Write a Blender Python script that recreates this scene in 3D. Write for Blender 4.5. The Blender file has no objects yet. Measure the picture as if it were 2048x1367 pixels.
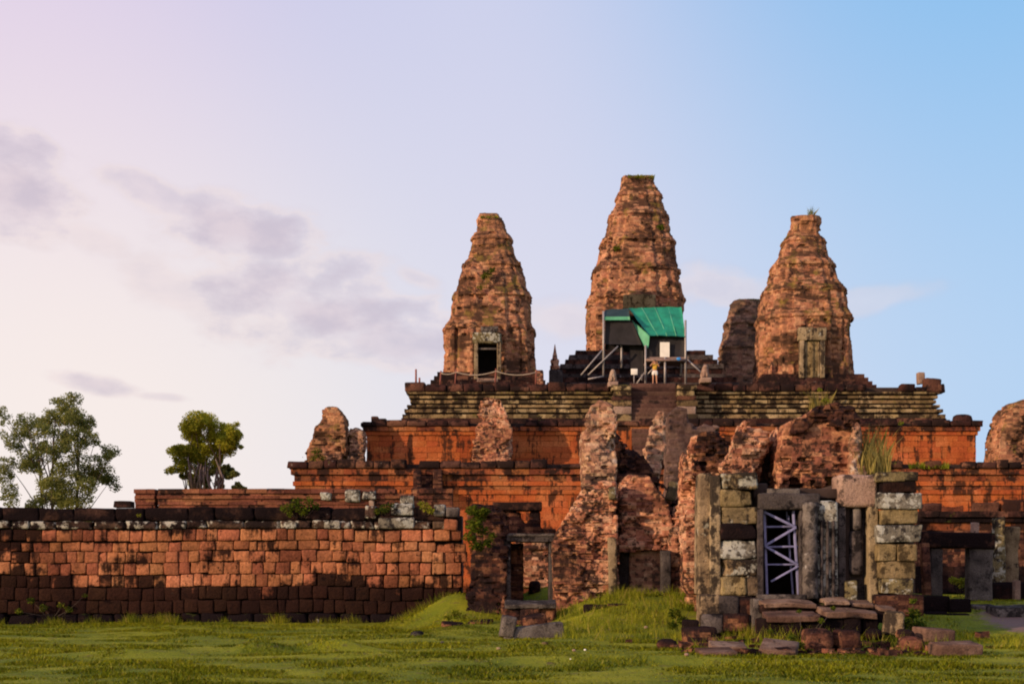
import bpy, bmesh, math, random
import numpy as np
from mathutils import Vector, Euler

R = math.radians
SC = bpy.context.scene
COL = SC.collection

# ------------------------------------------------------------------ camera, sky, sun, exposure
F, VX, HY, EYE = 2844.0, 1050.0, 1150.0, 1.6      # 50 mm lens, eye height 1.6 m
cam_d = bpy.data.cameras.new('camera'); cam = bpy.data.objects.new('camera', cam_d); COL.objects.link(cam)
cam_d.sensor_width = 36; cam_d.lens = 50; cam_d.clip_start = 0.1; cam_d.clip_end = 6000
cam_d.shift_x = (1024 - VX) / 2048; cam_d.shift_y = (HY - 683.5) / 2048
cam.location = (0, 0, EYE); cam.rotation_euler = (R(90), 0, 0)
SC.camera = cam

SUN_AZ, SUN_EL = 57.0, 15.0        # degrees left of the facade normal, elevation
sv = Vector((-math.cos(R(SUN_EL)) * math.sin(R(SUN_AZ)), -math.cos(R(SUN_EL)) * math.cos(R(SUN_AZ)), math.sin(R(SUN_EL))))
sun_d = bpy.data.lights.new('sun', 'SUN'); sun = bpy.data.objects.new('sun', sun_d); COL.objects.link(sun)
sun_d.energy = 5.0; sun_d.angle = R(0.8); sun_d.color = (1.0, 0.70, 0.44)
sun.rotation_euler = (-sv).to_track_quat('-Z', 'Y').to_euler(); sun.location = (-40, -20, 40)

SC.view_settings.view_transform = 'Standard'; SC.view_settings.look = 'None'
SC.view_settings.gamma = 1.0; SC.view_settings.exposure = 0.0; SC.view_settings.use_curve_mapping = False
SC.render.film_transparent = False
SC.cycles.filter_width = 2.0
SC.cycles.max_bounces = 5


class NT:
    """tiny helper to wire shader nodes"""
    def __init__(s, tree):
        s.t = tree
    def n(s, typ, **kw):
        nd = s.t.nodes.new(typ)
        for k, v in kw.items():
            setattr(nd, k, v)
        return nd
    def put(s, sock, v):
        if isinstance(v, bpy.types.NodeSocket):
            s.t.links.new(v, sock)
        elif v is not None:
            sock.default_value = v
    def m(s, op, a, b=None, c=None, clamp=False):
        nd = s.n('ShaderNodeMath', operation=op, use_clamp=clamp)
        s.put(nd.inputs[0], a)
        if b is not None: s.put(nd.inputs[1], b)
        if c is not None: s.put(nd.inputs[2], c)
        return nd.outputs[0]
    def mix(s, f, a, b, blend='MIX'):
        nd = s.n('ShaderNodeMix', data_type='RGBA', blend_type=blend)
        s.put(nd.inputs['Factor'], f)
        s.put(nd.inputs['A'], (*a, 1) if isinstance(a, tuple) and len(a) == 3 else a)
        s.put(nd.inputs['B'], (*b, 1) if isinstance(b, tuple) and len(b) == 3 else b)
        return [o for o in nd.outputs if o.type == 'RGBA'][0]
    def ss(s, v, a, b, lo=0.0, hi=1.0):
        nd = s.n('ShaderNodeMapRange', interpolation_type='SMOOTHSTEP')
        s.put(nd.inputs[0], v); nd.inputs[1].default_value = a; nd.inputs[2].default_value = b
        nd.inputs[3].default_value = lo; nd.inputs[4].default_value = hi
        return nd.outputs[0]
    def noise(s, vec, scale, detail=4, rough=0.55, dist=0.0):
        nd = s.n('ShaderNodeTexNoise')
        s.put(nd.inputs['Vector'], vec); nd.inputs['Scale'].default_value = scale
        nd.inputs['Detail'].default_value = detail; nd.inputs['Roughness'].default_value = rough
        nd.inputs['Distortion'].default_value = dist
        return nd.outputs[0]
    def vmul(s, vec, k):
        nd = s.n('ShaderNodeVectorMath', operation='MULTIPLY')
        s.put(nd.inputs[0], vec); nd.inputs[1].default_value = k
        return nd.outputs[0]


def lin(r, g, b):
    f = lambda c: (c / 255 / 12.92) if c / 255 <= 0.04045 else ((c / 255 + 0.055) / 1.055) ** 2.4
    return (f(r), f(g), f(b))


def make_world():
    w = bpy.data.worlds.new('World'); SC.world = w; w.use_nodes = True
    t = w.node_tree; t.nodes.clear(); N = NT(t)
    out = N.n('ShaderNodeOutputWorld'); bg = N.n('ShaderNodeBackground')
    t.links.new(bg.outputs[0], out.inputs[0])
    sky = N.n('ShaderNodeTexSky', sky_type='NISHITA', sun_disc=False)
    sky.sun_elevation = R(SUN_EL)
    sky.sun_rotation = math.atan2(sv.x, sv.y)
    sky.dust_density = 2.0; sky.air_density = 1.0
    g = N.n('ShaderNodeTexCoord').outputs['Generated']
    sep = N.n('ShaderNodeSeparateXYZ'); N.put(sep.inputs[0], g)
    x, y, z = sep.outputs
    az = N.m('ARCTAN2', x, y)                                   # 0 along the view, negative to the left
    hl = N.m('SQRT', N.m('ADD', N.m('MULTIPLY', x, x), N.m('ADD', N.m('MULTIPLY', y, y), 1e-5)))
    el = N.m('DIVIDE', z, hl)                                   # tangent of the elevation
    elc = N.m('MAXIMUM', el, 0.0)
    # thin veil: towards the sun's side pink and cream, away from it clear blue
    sh = Vector((sv.x, sv.y)).normalized()
    a = N.m('DIVIDE', N.m('ADD', N.m('MULTIPLY', x, sh.x), N.m('MULTIPLY', y, sh.y)), hl)
    warm = N.ss(N.m('ADD', a, N.m('MULTIPLY', elc, -0.20)), -0.88, -0.28)
    low = N.mix(warm, lin(182, 213, 246), lin(252, 240, 236))
    high = N.mix(warm, lin(136, 193, 242), lin(226, 210, 236))
    col = N.mix(N.ss(el, 0.10, 0.50), low, high)
    mid = N.ss(N.m('ABSOLUTE', N.m('SUBTRACT', warm, 0.42)), 0.45, 0.0)
    col = N.mix(N.m('MULTIPLY', mid, 0.45), col, lin(232, 223, 240))
    # clouds: soft banks low in the sky on the sun's side and thin scattered ones all round
    wv = N.n('ShaderNodeCombineXYZ'); N.put(wv.inputs[0], az); N.put(wv.inputs[1], N.m('MULTIPLY', el, 1.7))
    n1 = N.noise(wv.outputs[0], 11.0, 8, 0.55, 0.1)
    n2 = N.noise(wv.outputs[0], 26.0, 5, 0.55)
    nn = N.m('ADD', N.m('MULTIPLY', N.m('SUBTRACT', n1, 0.5), 2.6), N.m('MULTIPLY', N.m('SUBTRACT', n2, 0.5), 0.8))
    dens = None
    for (px, py, rx, ry, ang, amt) in ((30, 415, 130, 85, 10, 1.0), (300, 410, 150, 40, 24, 0.6), (490, 475, 170, 70, 16, 1.0),
                                       (340, 590, 130, 50, 25, 0.4), (640, 620, 280, 115, 14, 1.0), (780, 690, 220, 70, 6, 0.8),
                                       (185, 782, 95, 20, 10, 0.85), (320, 805, 60, 10, 3, 0.5), (200, 510, 90, 30, 25, 0.35),
                                       (1440, 580, 130, 60, 5, 0.40), (1720, 620, 160, 26, -8, 0.22), (840, 560, 60, 26, 15, 0.45),
                                       (1120, 640, 110, 50, 5, 0.35)):
        u = N.m('SUBTRACT', az, math.atan((px - VX) / F)); v = N.m('SUBTRACT', el, (HY - py) / F)
        c, s_ = math.cos(R(-ang)), math.sin(R(-ang))
        u2 = N.m('ADD', N.m('MULTIPLY', u, c), N.m('MULTIPLY', v, s_))
        v2 = N.m('SUBTRACT', N.m('MULTIPLY', v, c), N.m('MULTIPLY', u, s_))
        d = N.m('ADD', N.m('POWER', N.m('ABSOLUTE', N.m('MULTIPLY', u2, F / rx)), 2.0), N.m('POWER', N.m('ABSOLUTE', N.m('MULTIPLY', v2, F / ry)), 2.0))
        d = N.m('SQRT', d)
        k = N.m('MULTIPLY', N.ss(N.m('ADD', d, N.m('MULTIPLY', nn, 1.05)), 1.20, 0.25), amt)
        dens = k if dens is None else N.m('MAXIMUM', dens, k)
    gen = N.m('MULTIPLY', N.ss(n1, 0.60, 0.80), N.m('MULTIPLY', N.ss(el, 0.02, 0.10), 0.30))
    gen = N.m('MULTIPLY', gen, N.ss(N.m('ABSOLUTE', az), 0.40, 0.8))
    dens = N.m('MAXIMUM', dens, gen)
    ccol = N.mix(N.ss(n2, 0.35, 0.65), lin(200, 187, 204), lin(224, 207, 216))
    lit = N.mix(0.5, col, lin(255, 238, 232))
    edge = N.m('MULTIPLY', N.ss(dens, 0.05, 0.35), N.ss(dens, 0.6, 0.3))
    col = N.mix(N.m('MULTIPLY', edge, 0.7), col, lit)
    col = N.mix(N.m('MULTIPLY', dens, 0.72), col, ccol)
    below = N.ss(el, -0.01, -0.12)
    col = N.mix(below, col, (0.10, 0.09, 0.06))
    # the physical sky underneath, the veil over it
    ns = N.vmul(sky.outputs[0], (0.07, 0.07, 0.07))
    fin = N.mix(0.95, ns, col)
    N.put(bg.inputs['Color'], fin); bg.inputs['Strength'].default_value = 1.0


make_world()


# ------------------------------------------------------------------ helpers
def X(px, Y): return (px - VX) * Y / F
def Z(py, Y): return EYE + (HY - py) * Y / F


def hash3(i, j, k, seed):
    h = (i.astype(np.int64) * 374761393 + j.astype(np.int64) * 668265263 + k.astype(np.int64) * 2147483647 + seed * 1274126177) & 0xffffffff
    h = ((h ^ (h >> 13)) * 1274126177) & 0xffffffff
    h = ((h ^ (h >> 16)) * 2246822519) & 0xffffffff
    h = h ^ (h >> 15)
    return (h & 0xffffff) / float(0xffffff)


def vnoise(x, y, z, seed=0):
    xi, yi, zi = np.floor(x), np.floor(y), np.floor(z)
    fx, fy, fz = x - xi, y - yi, z - zi
    fx, fy, fz = (t * t * (3 - 2 * t) for t in (fx, fy, fz))
    r = 0
    for a in (0, 1):
        for b in (0, 1):
            for c in (0, 1):
                w = (fx if a else 1 - fx) * (fy if b else 1 - fy) * (fz if c else 1 - fz)
                r = r + w * hash3(xi + a, yi + b, zi + c, seed)
    return r


def fbm(x, y, z, scale, octv=3, seed=0):
    r, amp, tot = 0, 1.0, 0
    for o in range(octv):
        r = r + amp * vnoise(x * scale + 17.3 * o, y * scale + 5.1 * o, z * scale + 9.7 * o, seed + o)
        tot += amp; amp *= 0.5; scale *= 2.03
    return r / tot


def sstep(a, b, x):
    t = np.clip((x - a) / (b - a), 0, 1)
    return t * t * (3 - 2 * t)


def tag(o, label=None, cat=None, group=None, kind=None):
    if label: o['label'] = label
    if cat: o['category'] = cat
    if group: o['group'] = group
    if kind: o['kind'] = kind
    return o


def empty(name, loc, label, cat, group=None):
    o = bpy.data.objects.new(name, None); COL.objects.link(o); o.location = loc
    o.empty_display_size = 0.2
    tag(o, label, cat, group)
    return o


def link(name, me, mat=None, parent=None):
    o = bpy.data.objects.new(name, me); COL.objects.link(o)
    if mat is not None and not me.materials: me.materials.append(mat)
    if parent is not None:
        o.parent = parent
        o.matrix_parent_inverse = world_inv(parent)
    return o


def world_inv(p):
    # every object is placed by world coordinates, so its own basis is its world matrix
    return p.matrix_basis.inverted()


def mesh_np(name, V, polys_flat, loop_start, smooth=False):
    me = bpy.data.meshes.new(name)
    me.vertices.add(len(V)); me.vertices.foreach_set('co', np.asarray(V, np.float32).ravel())
    me.loops.add(len(polys_flat)); me.loops.foreach_set('vertex_index', np.asarray(polys_flat, np.int32))
    me.polygons.add(len(loop_start)); me.polygons.foreach_set('loop_start', np.asarray(loop_start, np.int32))
    me.update(calc_edges=True)
    me.polygons.foreach_set('use_smooth', np.full(len(loop_start), bool(smooth))); me.update()
    me.validate()
    return me


BOXF = np.array([[0, 1, 3, 2], [4, 6, 7, 5], [0, 4, 5, 1], [2, 3, 7, 6], [0, 2, 6, 4], [1, 5, 7, 3]])
BOXV = np.array([[x, y, z] for x in (-.5, .5) for y in (-.5, .5) for z in (-.5, .5)])


def boxes(name, C, S, mat, parent=None, jit=0.0, seed=0, rotz=None, kind='stuff'):
    """many rough blocks in one mesh"""
    C = np.asarray(C, float); S = np.asarray(S, float); n = len(C)
    rng = np.random.default_rng(seed)
    V = BOXV[None] * S[:, None, :]
    if jit:
        V = V + (rng.random((n, 8, 3)) - .5) * 2 * jit * S.min(1)[:, None, None]
    if rotz is not None:
        c, s = np.cos(rotz)[:, None], np.sin(rotz)[:, None]
        V = np.stack([V[..., 0] * c - V[..., 1] * s, V[..., 0] * s + V[..., 1] * c, V[..., 2]], -1)
    V = V + C[:, None, :]
    fl = (BOXF[None] + (np.arange(n) * 8)[:, None, None]).reshape(-1)
    me = mesh_np(name, V.reshape(-1, 3), fl, np.arange(n * 6) * 4)
    o = link(name, me, mat, parent)
    if kind: o['kind'] = kind
    return o


def poly_sd(poly, px, pz):
    P = np.array(poly, float); Q = np.roll(P, -1, 0)
    d = np.full(px.shape, 1e9); ins = np.zeros(px.shape, bool)
    for (ax, az), (bx, bz) in zip(P, Q):
        ex, ez = bx - ax, bz - az
        t = np.clip(((px - ax) * ex + (pz - az) * ez) / (ex * ex + ez * ez + 1e-12), 0, 1)
        d = np.minimum(d, (px - ax - t * ex) ** 2 + (pz - az - t * ez) ** 2)
        c = ((az > pz) != (bz > pz)) & (px < (bx - ax) * (pz - az) / (bz - az + 1e-12) + ax)
        ins ^= c
    d = np.sqrt(d)
    return np.where(ins, -d, d)


def surface_net(d, org, cell):
    """mesh of the zero level of a gridded distance field"""
    nx, ny, nz = d.shape
    ins = d < 0
    cx, cy, cz = nx - 1, ny - 1, nz - 1
    acc = np.zeros((cx, cy, cz, 3)); cnt = np.zeros((cx, cy, cz))
    off = [(a, b, c) for a in (0, 1) for b in (0, 1) for c in (0, 1)]
    for a in off:
        for b in off:
            if sum(b) - sum(a) == 1 and all(q >= p for p, q in zip(a, b)):
                da = d[a[0]:a[0] + cx, a[1]:a[1] + cy, a[2]:a[2] + cz]; db = d[b[0]:b[0] + cx, b[1]:b[1] + cy, b[2]:b[2] + cz]
                m = (da < 0) != (db < 0)
                t = np.where(m, da / np.where(m, da - db, 1), 0)
                for ax in range(3):
                    acc[..., ax] += m * (a[ax] + t * (b[ax] - a[ax]))
                cnt += m
    has = cnt > 0
    idx = np.full((cx, cy, cz), -1, np.int64); idx[has] = np.arange(has.sum())
    I = np.stack(np.where(has), -1)
    V = (I + acc[has] / cnt[has][:, None]) * np.array(cell) + np.array(org)
    quads = []
    for ax in range(3):
        u, v = [(1, 2), (2, 0), (0, 1)][ax]
        sl0 = [slice(None)] * 3; sl1 = [slice(None)] * 3
        sl0[ax] = slice(0, -1); sl1[ax] = slice(1, None)
        for q in (u, v):
            sl0[q] = slice(1, -1); sl1[q] = slice(1, -1)
        s0, s1 = ins[tuple(sl0)], ins[tuple(sl1)]
        e = np.stack(np.where(s0 != s1), -1)
        if not len(e): continue
        flip = s1[tuple(e.T)]
        e = e.copy(); e[:, u] += 1; e[:, v] += 1                      # back to node index
        def cell_id(du, dv):
            g = e.copy(); g[:, u] += du; g[:, v] += dv
            return idx[tuple(g.T)]
        Q = np.stack([cell_id(-1, -1), cell_id(0, -1), cell_id(0, 0), cell_id(-1, 0)], -1)
        Q[flip] = Q[flip][:, ::-1]
        quads.append(Q)
    Q = np.concatenate(quads); Q = Q[(Q >= 0).all(1)]
    return V, Q


def brick_mass(name, fn, b, cell, mat, parent=None, seed=0, miss=0.06, jit=0.05, erode=0.2, esc=1.1, kind='stuff', brick=None, rough=1.0):
    """an eroded ruin laid in courses of bricks that have weathered back unevenly; fn is a signed distance"""
    x0, x1, y0, y1, z0, z1 = b
    x0 -= .3; y0 -= .3; x1 += .3; y1 += .3; z1 += .3; z0 -= .15
    nx = int((x1 - x0) / cell[0]) + 2; ny = int((y1 - y0) / cell[1]) + 2; nz = int((z1 - z0) / cell[2]) + 2
    I, J, K = np.meshgrid(np.arange(nx), np.arange(ny), np.arange(nz), indexing='ij')
    x = x0 + I * cell[0]; y = y0 + J * cell[1]; z = z0 + K * cell[2]
    d = fn(x, y, z)
    band = np.abs(d) < erode * 1.4 + .3
    xb, yb, zb = x[band], y[band], z[band]
    bx, bz = brick or (cell[0] * 3.6, cell[2] * 2.0)
    kz = np.floor(zb / bz); sh_ = hash3(kz, kz * 0, kz * 0, seed)
    ix, iy = np.floor(xb / bx + sh_), np.floor(yb / bx + sh_)
    # whole bricks have weathered away: the wear is judged brick by brick, so breaks come out stepped and faces stay flat
    xs_, ys_, zs_ = (ix + .5 - sh_) * bx, (iy + .5 - sh_) * bx, (kz + .5) * bz
    e = fbm(xs_, ys_, zs_, esc, 3, seed)
    h = hash3(ix, iy, kz, seed + 3)
    w = erode * (3.2 * np.maximum(0, e - .50) + .35 * (e - .45))
    w = w + rough * bx * ((h - .5) * .10 + (hash3(kz, kz * 0, kz * 0, seed + 7) - .5) * .10)
    pit = fbm(xb, yb, zb, 1.6, 2, seed + 40)
    pm = miss * np.clip((pit - .40) * 8, .05, 3.4)
    w = w + np.where(hash3(ix, iy, kz, seed + 11) < pm, bx * .45, 0)
    w = w + rough * cell[0] * .45 * (vnoise(xb / cell[0] * .45, yb / cell[0] * .45, zb / cell[0] * .6, seed + 17) - .5)
    d[band] += w
    d[0] = d[-1] = 1; d[:, 0] = d[:, -1] = 1; d[:, :, 0] = d[:, :, -1] = 1
    V, Q = surface_net(d, (x0, y0, z0), cell)
    o = link(name, mesh_np(name, V, Q.ravel(), np.arange(len(Q)) * 4, False), mat, parent)
    if kind: o['kind'] = kind
    return o


def slab_fn(poly, Y, y0, y1, cuts=()):
    """front outline in the picture plane at depth Y, with real thickness y0..y1"""
    W = [(X(a, Y), Z(b, Y)) for a, b in poly]
    def fn(x, y, z):
        d = np.maximum(poly_sd(W, x, z), np.maximum(y0 - y, y - y1))
        for c in cuts:
            cx0, cx1, cy0, cy1, cz0, cz1 = c
            q = np.maximum(np.maximum(np.maximum(cx0 - x, x - cx1), np.maximum(cy0 - y, y - cy1)), np.maximum(cz0 - z, z - cz1))
            d = np.maximum(d, -q)
        return d
    xs = [w[0] for w in W]; zs = [w[1] for w in W]
    return fn, (min(xs) - .3, max(xs) + .3, y0 - .2, y1 + .2, min(zs) - .1, max(zs) + .3)


def ruin(name, poly, Y, y0, y1, cell, mat, parent, seed, cuts=(), **kw):
    fn, b = slab_fn(poly, Y, y0, y1, cuts)
    return brick_mass(name, fn, b, cell, mat, parent, seed, **kw)


_T = {}
def cube_template(res):
    if res not in _T:
        bm = bmesh.new(); bmesh.ops.create_cube(bm, size=1.0)
        bmesh.ops.subdivide_edges(bm, edges=bm.edges[:], cuts=res, use_grid_fill=True)
        bm.verts.ensure_lookup_table()
        V = np.array([v.co[:] for v in bm.verts]); Fc = [[v.index for v in f.verts] for f in bm.faces]
        fl = [i for f in Fc for i in f]; st = np.cumsum([0] + [len(f) for f in Fc])[:-1]
        bm.free(); _T[res] = (V, fl, st)
    return _T[res]


def rock_mesh(name, size, seed, res=3, rnd=0.05, amp=0.02, nsc=2.5, chip=0.0):
    V, fl, st = cube_template(res)
    size = np.array(size, float); h = size / 2
    r = min(rnd, h.min() * .9)
    lev = np.rint((V + .5) * (res + 1)).astype(int)                # keep the first grid line at the edge of the rounding
    p = np.zeros_like(V)
    for ax in range(3):
        tab = np.concatenate([[-h[ax]], np.linspace(-(h[ax] - r), h[ax] - r, res), [h[ax]]]) if res > 1 else np.linspace(-h[ax], h[ax], res + 2)
        p[:, ax] = tab[lev[:, ax]]
    inner = np.clip(p, -(h - r), h - r); dv = p - inner
    L = np.linalg.norm(dv, axis=1, keepdims=True)
    p = inner + np.where(L > 1e-6, dv / np.maximum(L, 1e-6) * r, 0)
    q = p + seed * 3.77
    for ax in range(3):
        p[:, ax] += (fbm(q[:, 0] + ax * 31, q[:, 1], q[:, 2], nsc, 3, seed) - .5) * 2 * amp
    if chip:
        c = fbm(q[:, 0], q[:, 1], q[:, 2], nsc * .6, 2, seed + 9)
        k = np.clip((c - .58) * 5, 0, 1)[:, None] * chip
        p = p * (1 - k * .35)
    return mesh_np(name, p, fl, st, smooth=True)


def stone(name, c, size, mat, parent=None, seed=1, rot=(0, 0, 0), res=4, rnd=None, amp=None, chip=0.0):
    rnd = min(size) * .12 if rnd is None else rnd
    amp = min(0.035, min(size) * .07) if amp is None else amp
    me = rock_mesh(name, size, seed, res, rnd, amp, 2.2 / max(0.3, max(size) ** .5), chip)
    o = link(name, me, mat, parent)
    o.location = c; o.rotation_euler = rot
    return o


def rect(px0, px1, py0, py1, Y, depth):
    """centre and size of a block whose front face shows as this rectangle at depth Y"""
    a, b = X(px0, Y), X(px1, Y); zt, zb = Z(py0, Y), Z(py1, Y)
    return ((a + b) / 2, Y + depth / 2, (zt + zb) / 2), (b - a, depth, zt - zb)


def pstone(name, r, Y, depth, mat, parent=None, seed=1, rot=(0, 0, 0), **kw):
    c, s = rect(*r, Y, depth)
    return stone(name, c, s, mat, parent, seed, rot, **kw)


def tube(name, pts, radii, mat, parent=None, seg=7, smooth=True):
    V, fl, st = [], [], []
    tube_add(V, fl, st, pts, radii, seg)
    return link(name, mesh_np(name, np.array(V), fl, st, smooth), mat, parent)


def tube_add(V, fl, st, pts, radii, seg=7):
    pts = [Vector(p) for p in pts]; base = len(V); n = len(pts)
    for i, p in enumerate(pts):
        d = (pts[min(i + 1, n - 1)] - pts[max(i - 1, 0)]).normalized()
        a = d.orthogonal().normalized(); b = d.cross(a)
        for k in range(seg):
            t = 2 * math.pi * k / seg
            q = p + (a * math.cos(t) + b * math.sin(t)) * radii[i]
            V.append(q[:])
    for i in range(n - 1):
        for k in range(seg):
            st.append(len(fl)); k2 = (k + 1) % seg
            fl.extend([base + i * seg + k, base + i * seg + k2, base + (i + 1) * seg + k2, base + (i + 1) * seg + k])
    for r, rev in ((0, True), (n - 1, False)):
        st.append(len(fl)); ids = [base + r * seg + k for k in range(seg)]
        fl.extend(ids[::-1] if rev else ids)


def lathe(name, prof, mat, parent, loc, seg=10, smooth=True):
    V, fl, st = [], [], []
    for r, z in prof:
        for k in range(seg):
            t = 2 * math.pi * (k + .5) / seg
            V.append((r * math.cos(t), r * math.sin(t), z))
    for i in range(len(prof) - 1):
        for k in range(seg):
            k2 = (k + 1) % seg; st.append(len(fl))
            fl.extend([i * seg + k, i * seg + k2, (i + 1) * seg + k2, (i + 1) * seg + k])
    for r, rev in ((0, True), (len(prof) - 1, False)):
        st.append(len(fl)); ids = [r * seg + k for k in range(seg)]; fl.extend(ids[::-1] if rev else ids)
    o = link(name, mesh_np(name, np.array(V), fl, st, smooth), mat, parent); o.location = loc
    return o


def leaves(name, C, size, mat, parent=None, seed=0, droop=0.0, aspect=0.55, kind=None):
    """one leaf-shaped quad per centre"""
    rng = np.random.default_rng(seed); C = np.asarray(C); n = len(C)
    d = rng.normal(size=(n, 3)); d[:, 2] = d[:, 2] * .6 - droop
    d /= np.linalg.norm(d, axis=1, keepdims=True)
    e = rng.normal(size=(n, 3)); w = np.cross(d, e); w /= np.linalg.norm(w, axis=1, keepdims=True)
    s = size * (0.6 + 0.8 * rng.random((n, 1)))
    V = np.stack([C - d * s * .5, C + w * s * .5 * aspect, C + d * s * .5, C - w * s * .5 * aspect], 1).reshape(-1, 3)
    o = link(name, mesh_np(name, V, np.arange(n * 4), np.arange(n) * 4), mat, parent)
    if kind: o['kind'] = kind
    return o


def blades(name, C, h, w, mat, parent=None, seed=0, lean=0.35, kind='stuff', segs=1):
    rng = np.random.default_rng(seed); C = np.asarray(C); n = len(C)
    t = rng.random(n) * 2 * math.pi; hh = (h if np.ndim(h) else np.full(n, h)) * (0.55 + 0.9 * rng.random(n))
    ww = (w if np.ndim(w) else np.full(n, w))
    ax = np.stack([np.cos(t), np.sin(t), np.zeros(n)], -1) * (ww / 2)[:, None]
    ln = rng.normal(size=(n, 2)) * lean * hh[:, None]
    tip = C + np.stack([ln[:, 0], ln[:, 1], hh], -1)
    if segs == 1:
        V = np.stack([C - ax, C + ax, tip], 1).reshape(-1, 3)
        me = mesh_np(name, V, np.arange(n * 3), np.arange(n) * 3)
    else:
        midp = C + np.stack([ln[:, 0] * .3, ln[:, 1] * .3, hh * .6], -1)
        V = np.stack([C - ax, C + ax, midp + ax * .7, tip, midp - ax * .7], 1).reshape(-1, 3)
        me = mesh_np(name, V, np.arange(n * 5), np.arange(n) * 5)
    o = link(name, me, mat, parent)
    if kind: o['kind'] = kind
    return o


# ------------------------------------------------------------------ materials
def stone_mat(name, cols, stain=0.35, stain_col=(0.018, 0.013, 0.012), lichen=0.0, lichen_col=(0.50, 0.49, 0.43), moss=0.0,
              moss_col=(0.11, 0.12, 0.02), val=0.25, sc=1.0, bump=0.5, up=0.10, perobj=None, streak=0.0, lsc=3.5, bumpsc=16, rv=.14, pits=0.0, psc=6.0, cellv=None, svec=None):
    m = bpy.data.materials.new(name); m.use_nodes = True
    t = m.node_tree; t.nodes.clear(); N = NT(t)
    out = N.n('ShaderNodeOutputMaterial'); bs = N.n('ShaderNodeBsdfPrincipled'); t.links.new(bs.outputs[0], out.inputs[0])
    bs.inputs['Roughness'].default_value = 0.92
    bs.inputs['Specular IOR Level'].default_value = 0.0
    geo = N.n('ShaderNodeNewGeometry'); oi = N.n('ShaderNodeObjectInfo')
    P = geo.outputs['Position']
    r = N.m('FRACT', N.m('ADD', geo.outputs['Random Per Island'], oi.outputs['Random']))
    if cellv:                         # one tone for every brick of the coursed surface
        sn = N.n('ShaderNodeVectorMath', operation='SNAP'); N.put(sn.inputs[0], P); sn.inputs[1].default_value = cellv
        wn = N.n('ShaderNodeTexWhiteNoise'); N.put(wn.inputs['Vector'], sn.outputs[0]); r = wn.outputs['Value']
    nz = N.n('ShaderNodeSeparateXYZ'); N.put(nz.inputs[0], geo.outputs['Normal']); upz = nz.outputs[2]
    n1 = N.noise(P, 0.55 * sc, 4)
    f1 = N.m('ADD', n1, N.m('MULTIPLY', N.m('SUBTRACT', r, .5), rv))
    c = N.mix(N.ss(f1, .34, .50), cols[0], cols[1]); c = N.mix(N.ss(f1, .50, .68), c, cols[2])
    hs = N.n('ShaderNodeHueSaturation'); N.put(hs.inputs['Color'], c)
    r2 = N.m('FRACT', N.m('MULTIPLY', r, 7.31))
    N.put(hs.inputs['Value'], N.m('ADD', 1 - val, N.m('MULTIPLY', r2, 2 * val)))
    N.put(hs.inputs['Hue'], N.m('ADD', 0.5 - min(.008, val * .04), N.m('MULTIPLY', r, 2 * min(.009, val * .04))))
    c = hs.outputs[0]
    nf = N.noise(P, 11 * sc, 6, .65)
    g = N.ss(nf, .25, .75, .62, 1.25)
    cg = N.n('ShaderNodeCombineXYZ'); [N.put(cg.inputs[i], g) for i in range(3)]
    c = N.mix(1.0, c, cg.outputs[0], 'MULTIPLY')
    # black weathering crust
    n2 = N.noise(N.vmul(P, svec) if svec else P, 0.9 * sc, 7, .68)
    s = N.m('ADD', n2, N.m('MULTIPLY', N.m('MAXIMUM', upz, 0.0), up))
    s = N.m('ADD', s, N.m('MULTIPLY', N.m('SUBTRACT', r2, .5), rv * .45))
    if streak:
        st = N.noise(N.vmul(P, (3.2, 3.2, 0.35)), 1.0, 4, .6)
        s = N.m('ADD', s, N.m('MULTIPLY', N.m('SUBTRACT', st, .5), streak))
    if perobj:                       # whole blocks crusted black, more of them low on the wall
        zl, zh, amt = perobj
        lz = N.n('ShaderNodeSeparateXYZ'); N.put(lz.inputs[0], oi.outputs['Location'])
        nb = N.noise(oi.outputs['Location'], 0.36, 4, .6)
        lowf = N.ss(lz.outputs[2], zh, zl)
        k = N.m('ADD', N.m('MULTIPLY', N.m('MAXIMUM', lowf, N.ss(lz.outputs[0], -15.2, -17.4)), 0.46), N.m('MULTIPLY', N.m('SUBTRACT', nb, .5), 1.7))
        k = N.m('ADD', k, N.m('MULTIPLY', N.m('SUBTRACT', oi.outputs['Random'], .5), .14))
        s = N.m('ADD', s, N.m('MULTIPLY', N.ss(k, .06, .40), amt * .7))
        pz = N.n('ShaderNodeSeparateXYZ'); N.put(pz.inputs[0], P)          # damp creeping up from the ground, uneven along the wall
        hz = N.m('ADD', pz.outputs[2], N.m('MULTIPLY', N.m('SUBTRACT', N.noise(N.vmul(P, (1, 1, .5)), .38, 5, .6), .5), -4.4))
        s = N.m('ADD', s, N.m('MULTIPLY', N.ss(hz, 1.75, .7), .20))
    th = .5 + (.5 - stain) * .62
    sm = N.ss(s, th - .05, th + .07)
    c = N.mix(N.m('MULTIPLY', sm, .95), c, stain_col)
    if moss:
        n4 = N.m('ADD', N.noise(P, 1.3 * sc, 6, .65), N.m('MULTIPLY', N.m('MAXIMUM', upz, 0.0), .10))
        tm = .5 + (.5 - moss) * .62
        c = N.mix(N.m('MULTIPLY', N.ss(n4, tm - .04, tm + .10), .8), c, moss_col)
    if lichen:
        n3 = N.noise(P, lsc, 6, .62)
        n3b = N.noise(P, lsc * .22, 2, .5)
        q = N.m('ADD', n3, N.m('MULTIPLY', N.m('SUBTRACT', n3b, .5), .55))
        tl = .5 + (.5 - lichen) * .62
        c = N.mix(N.m('MULTIPLY', N.ss(q, tl - .02, tl + .07), .88), c, lichen_col)
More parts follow.
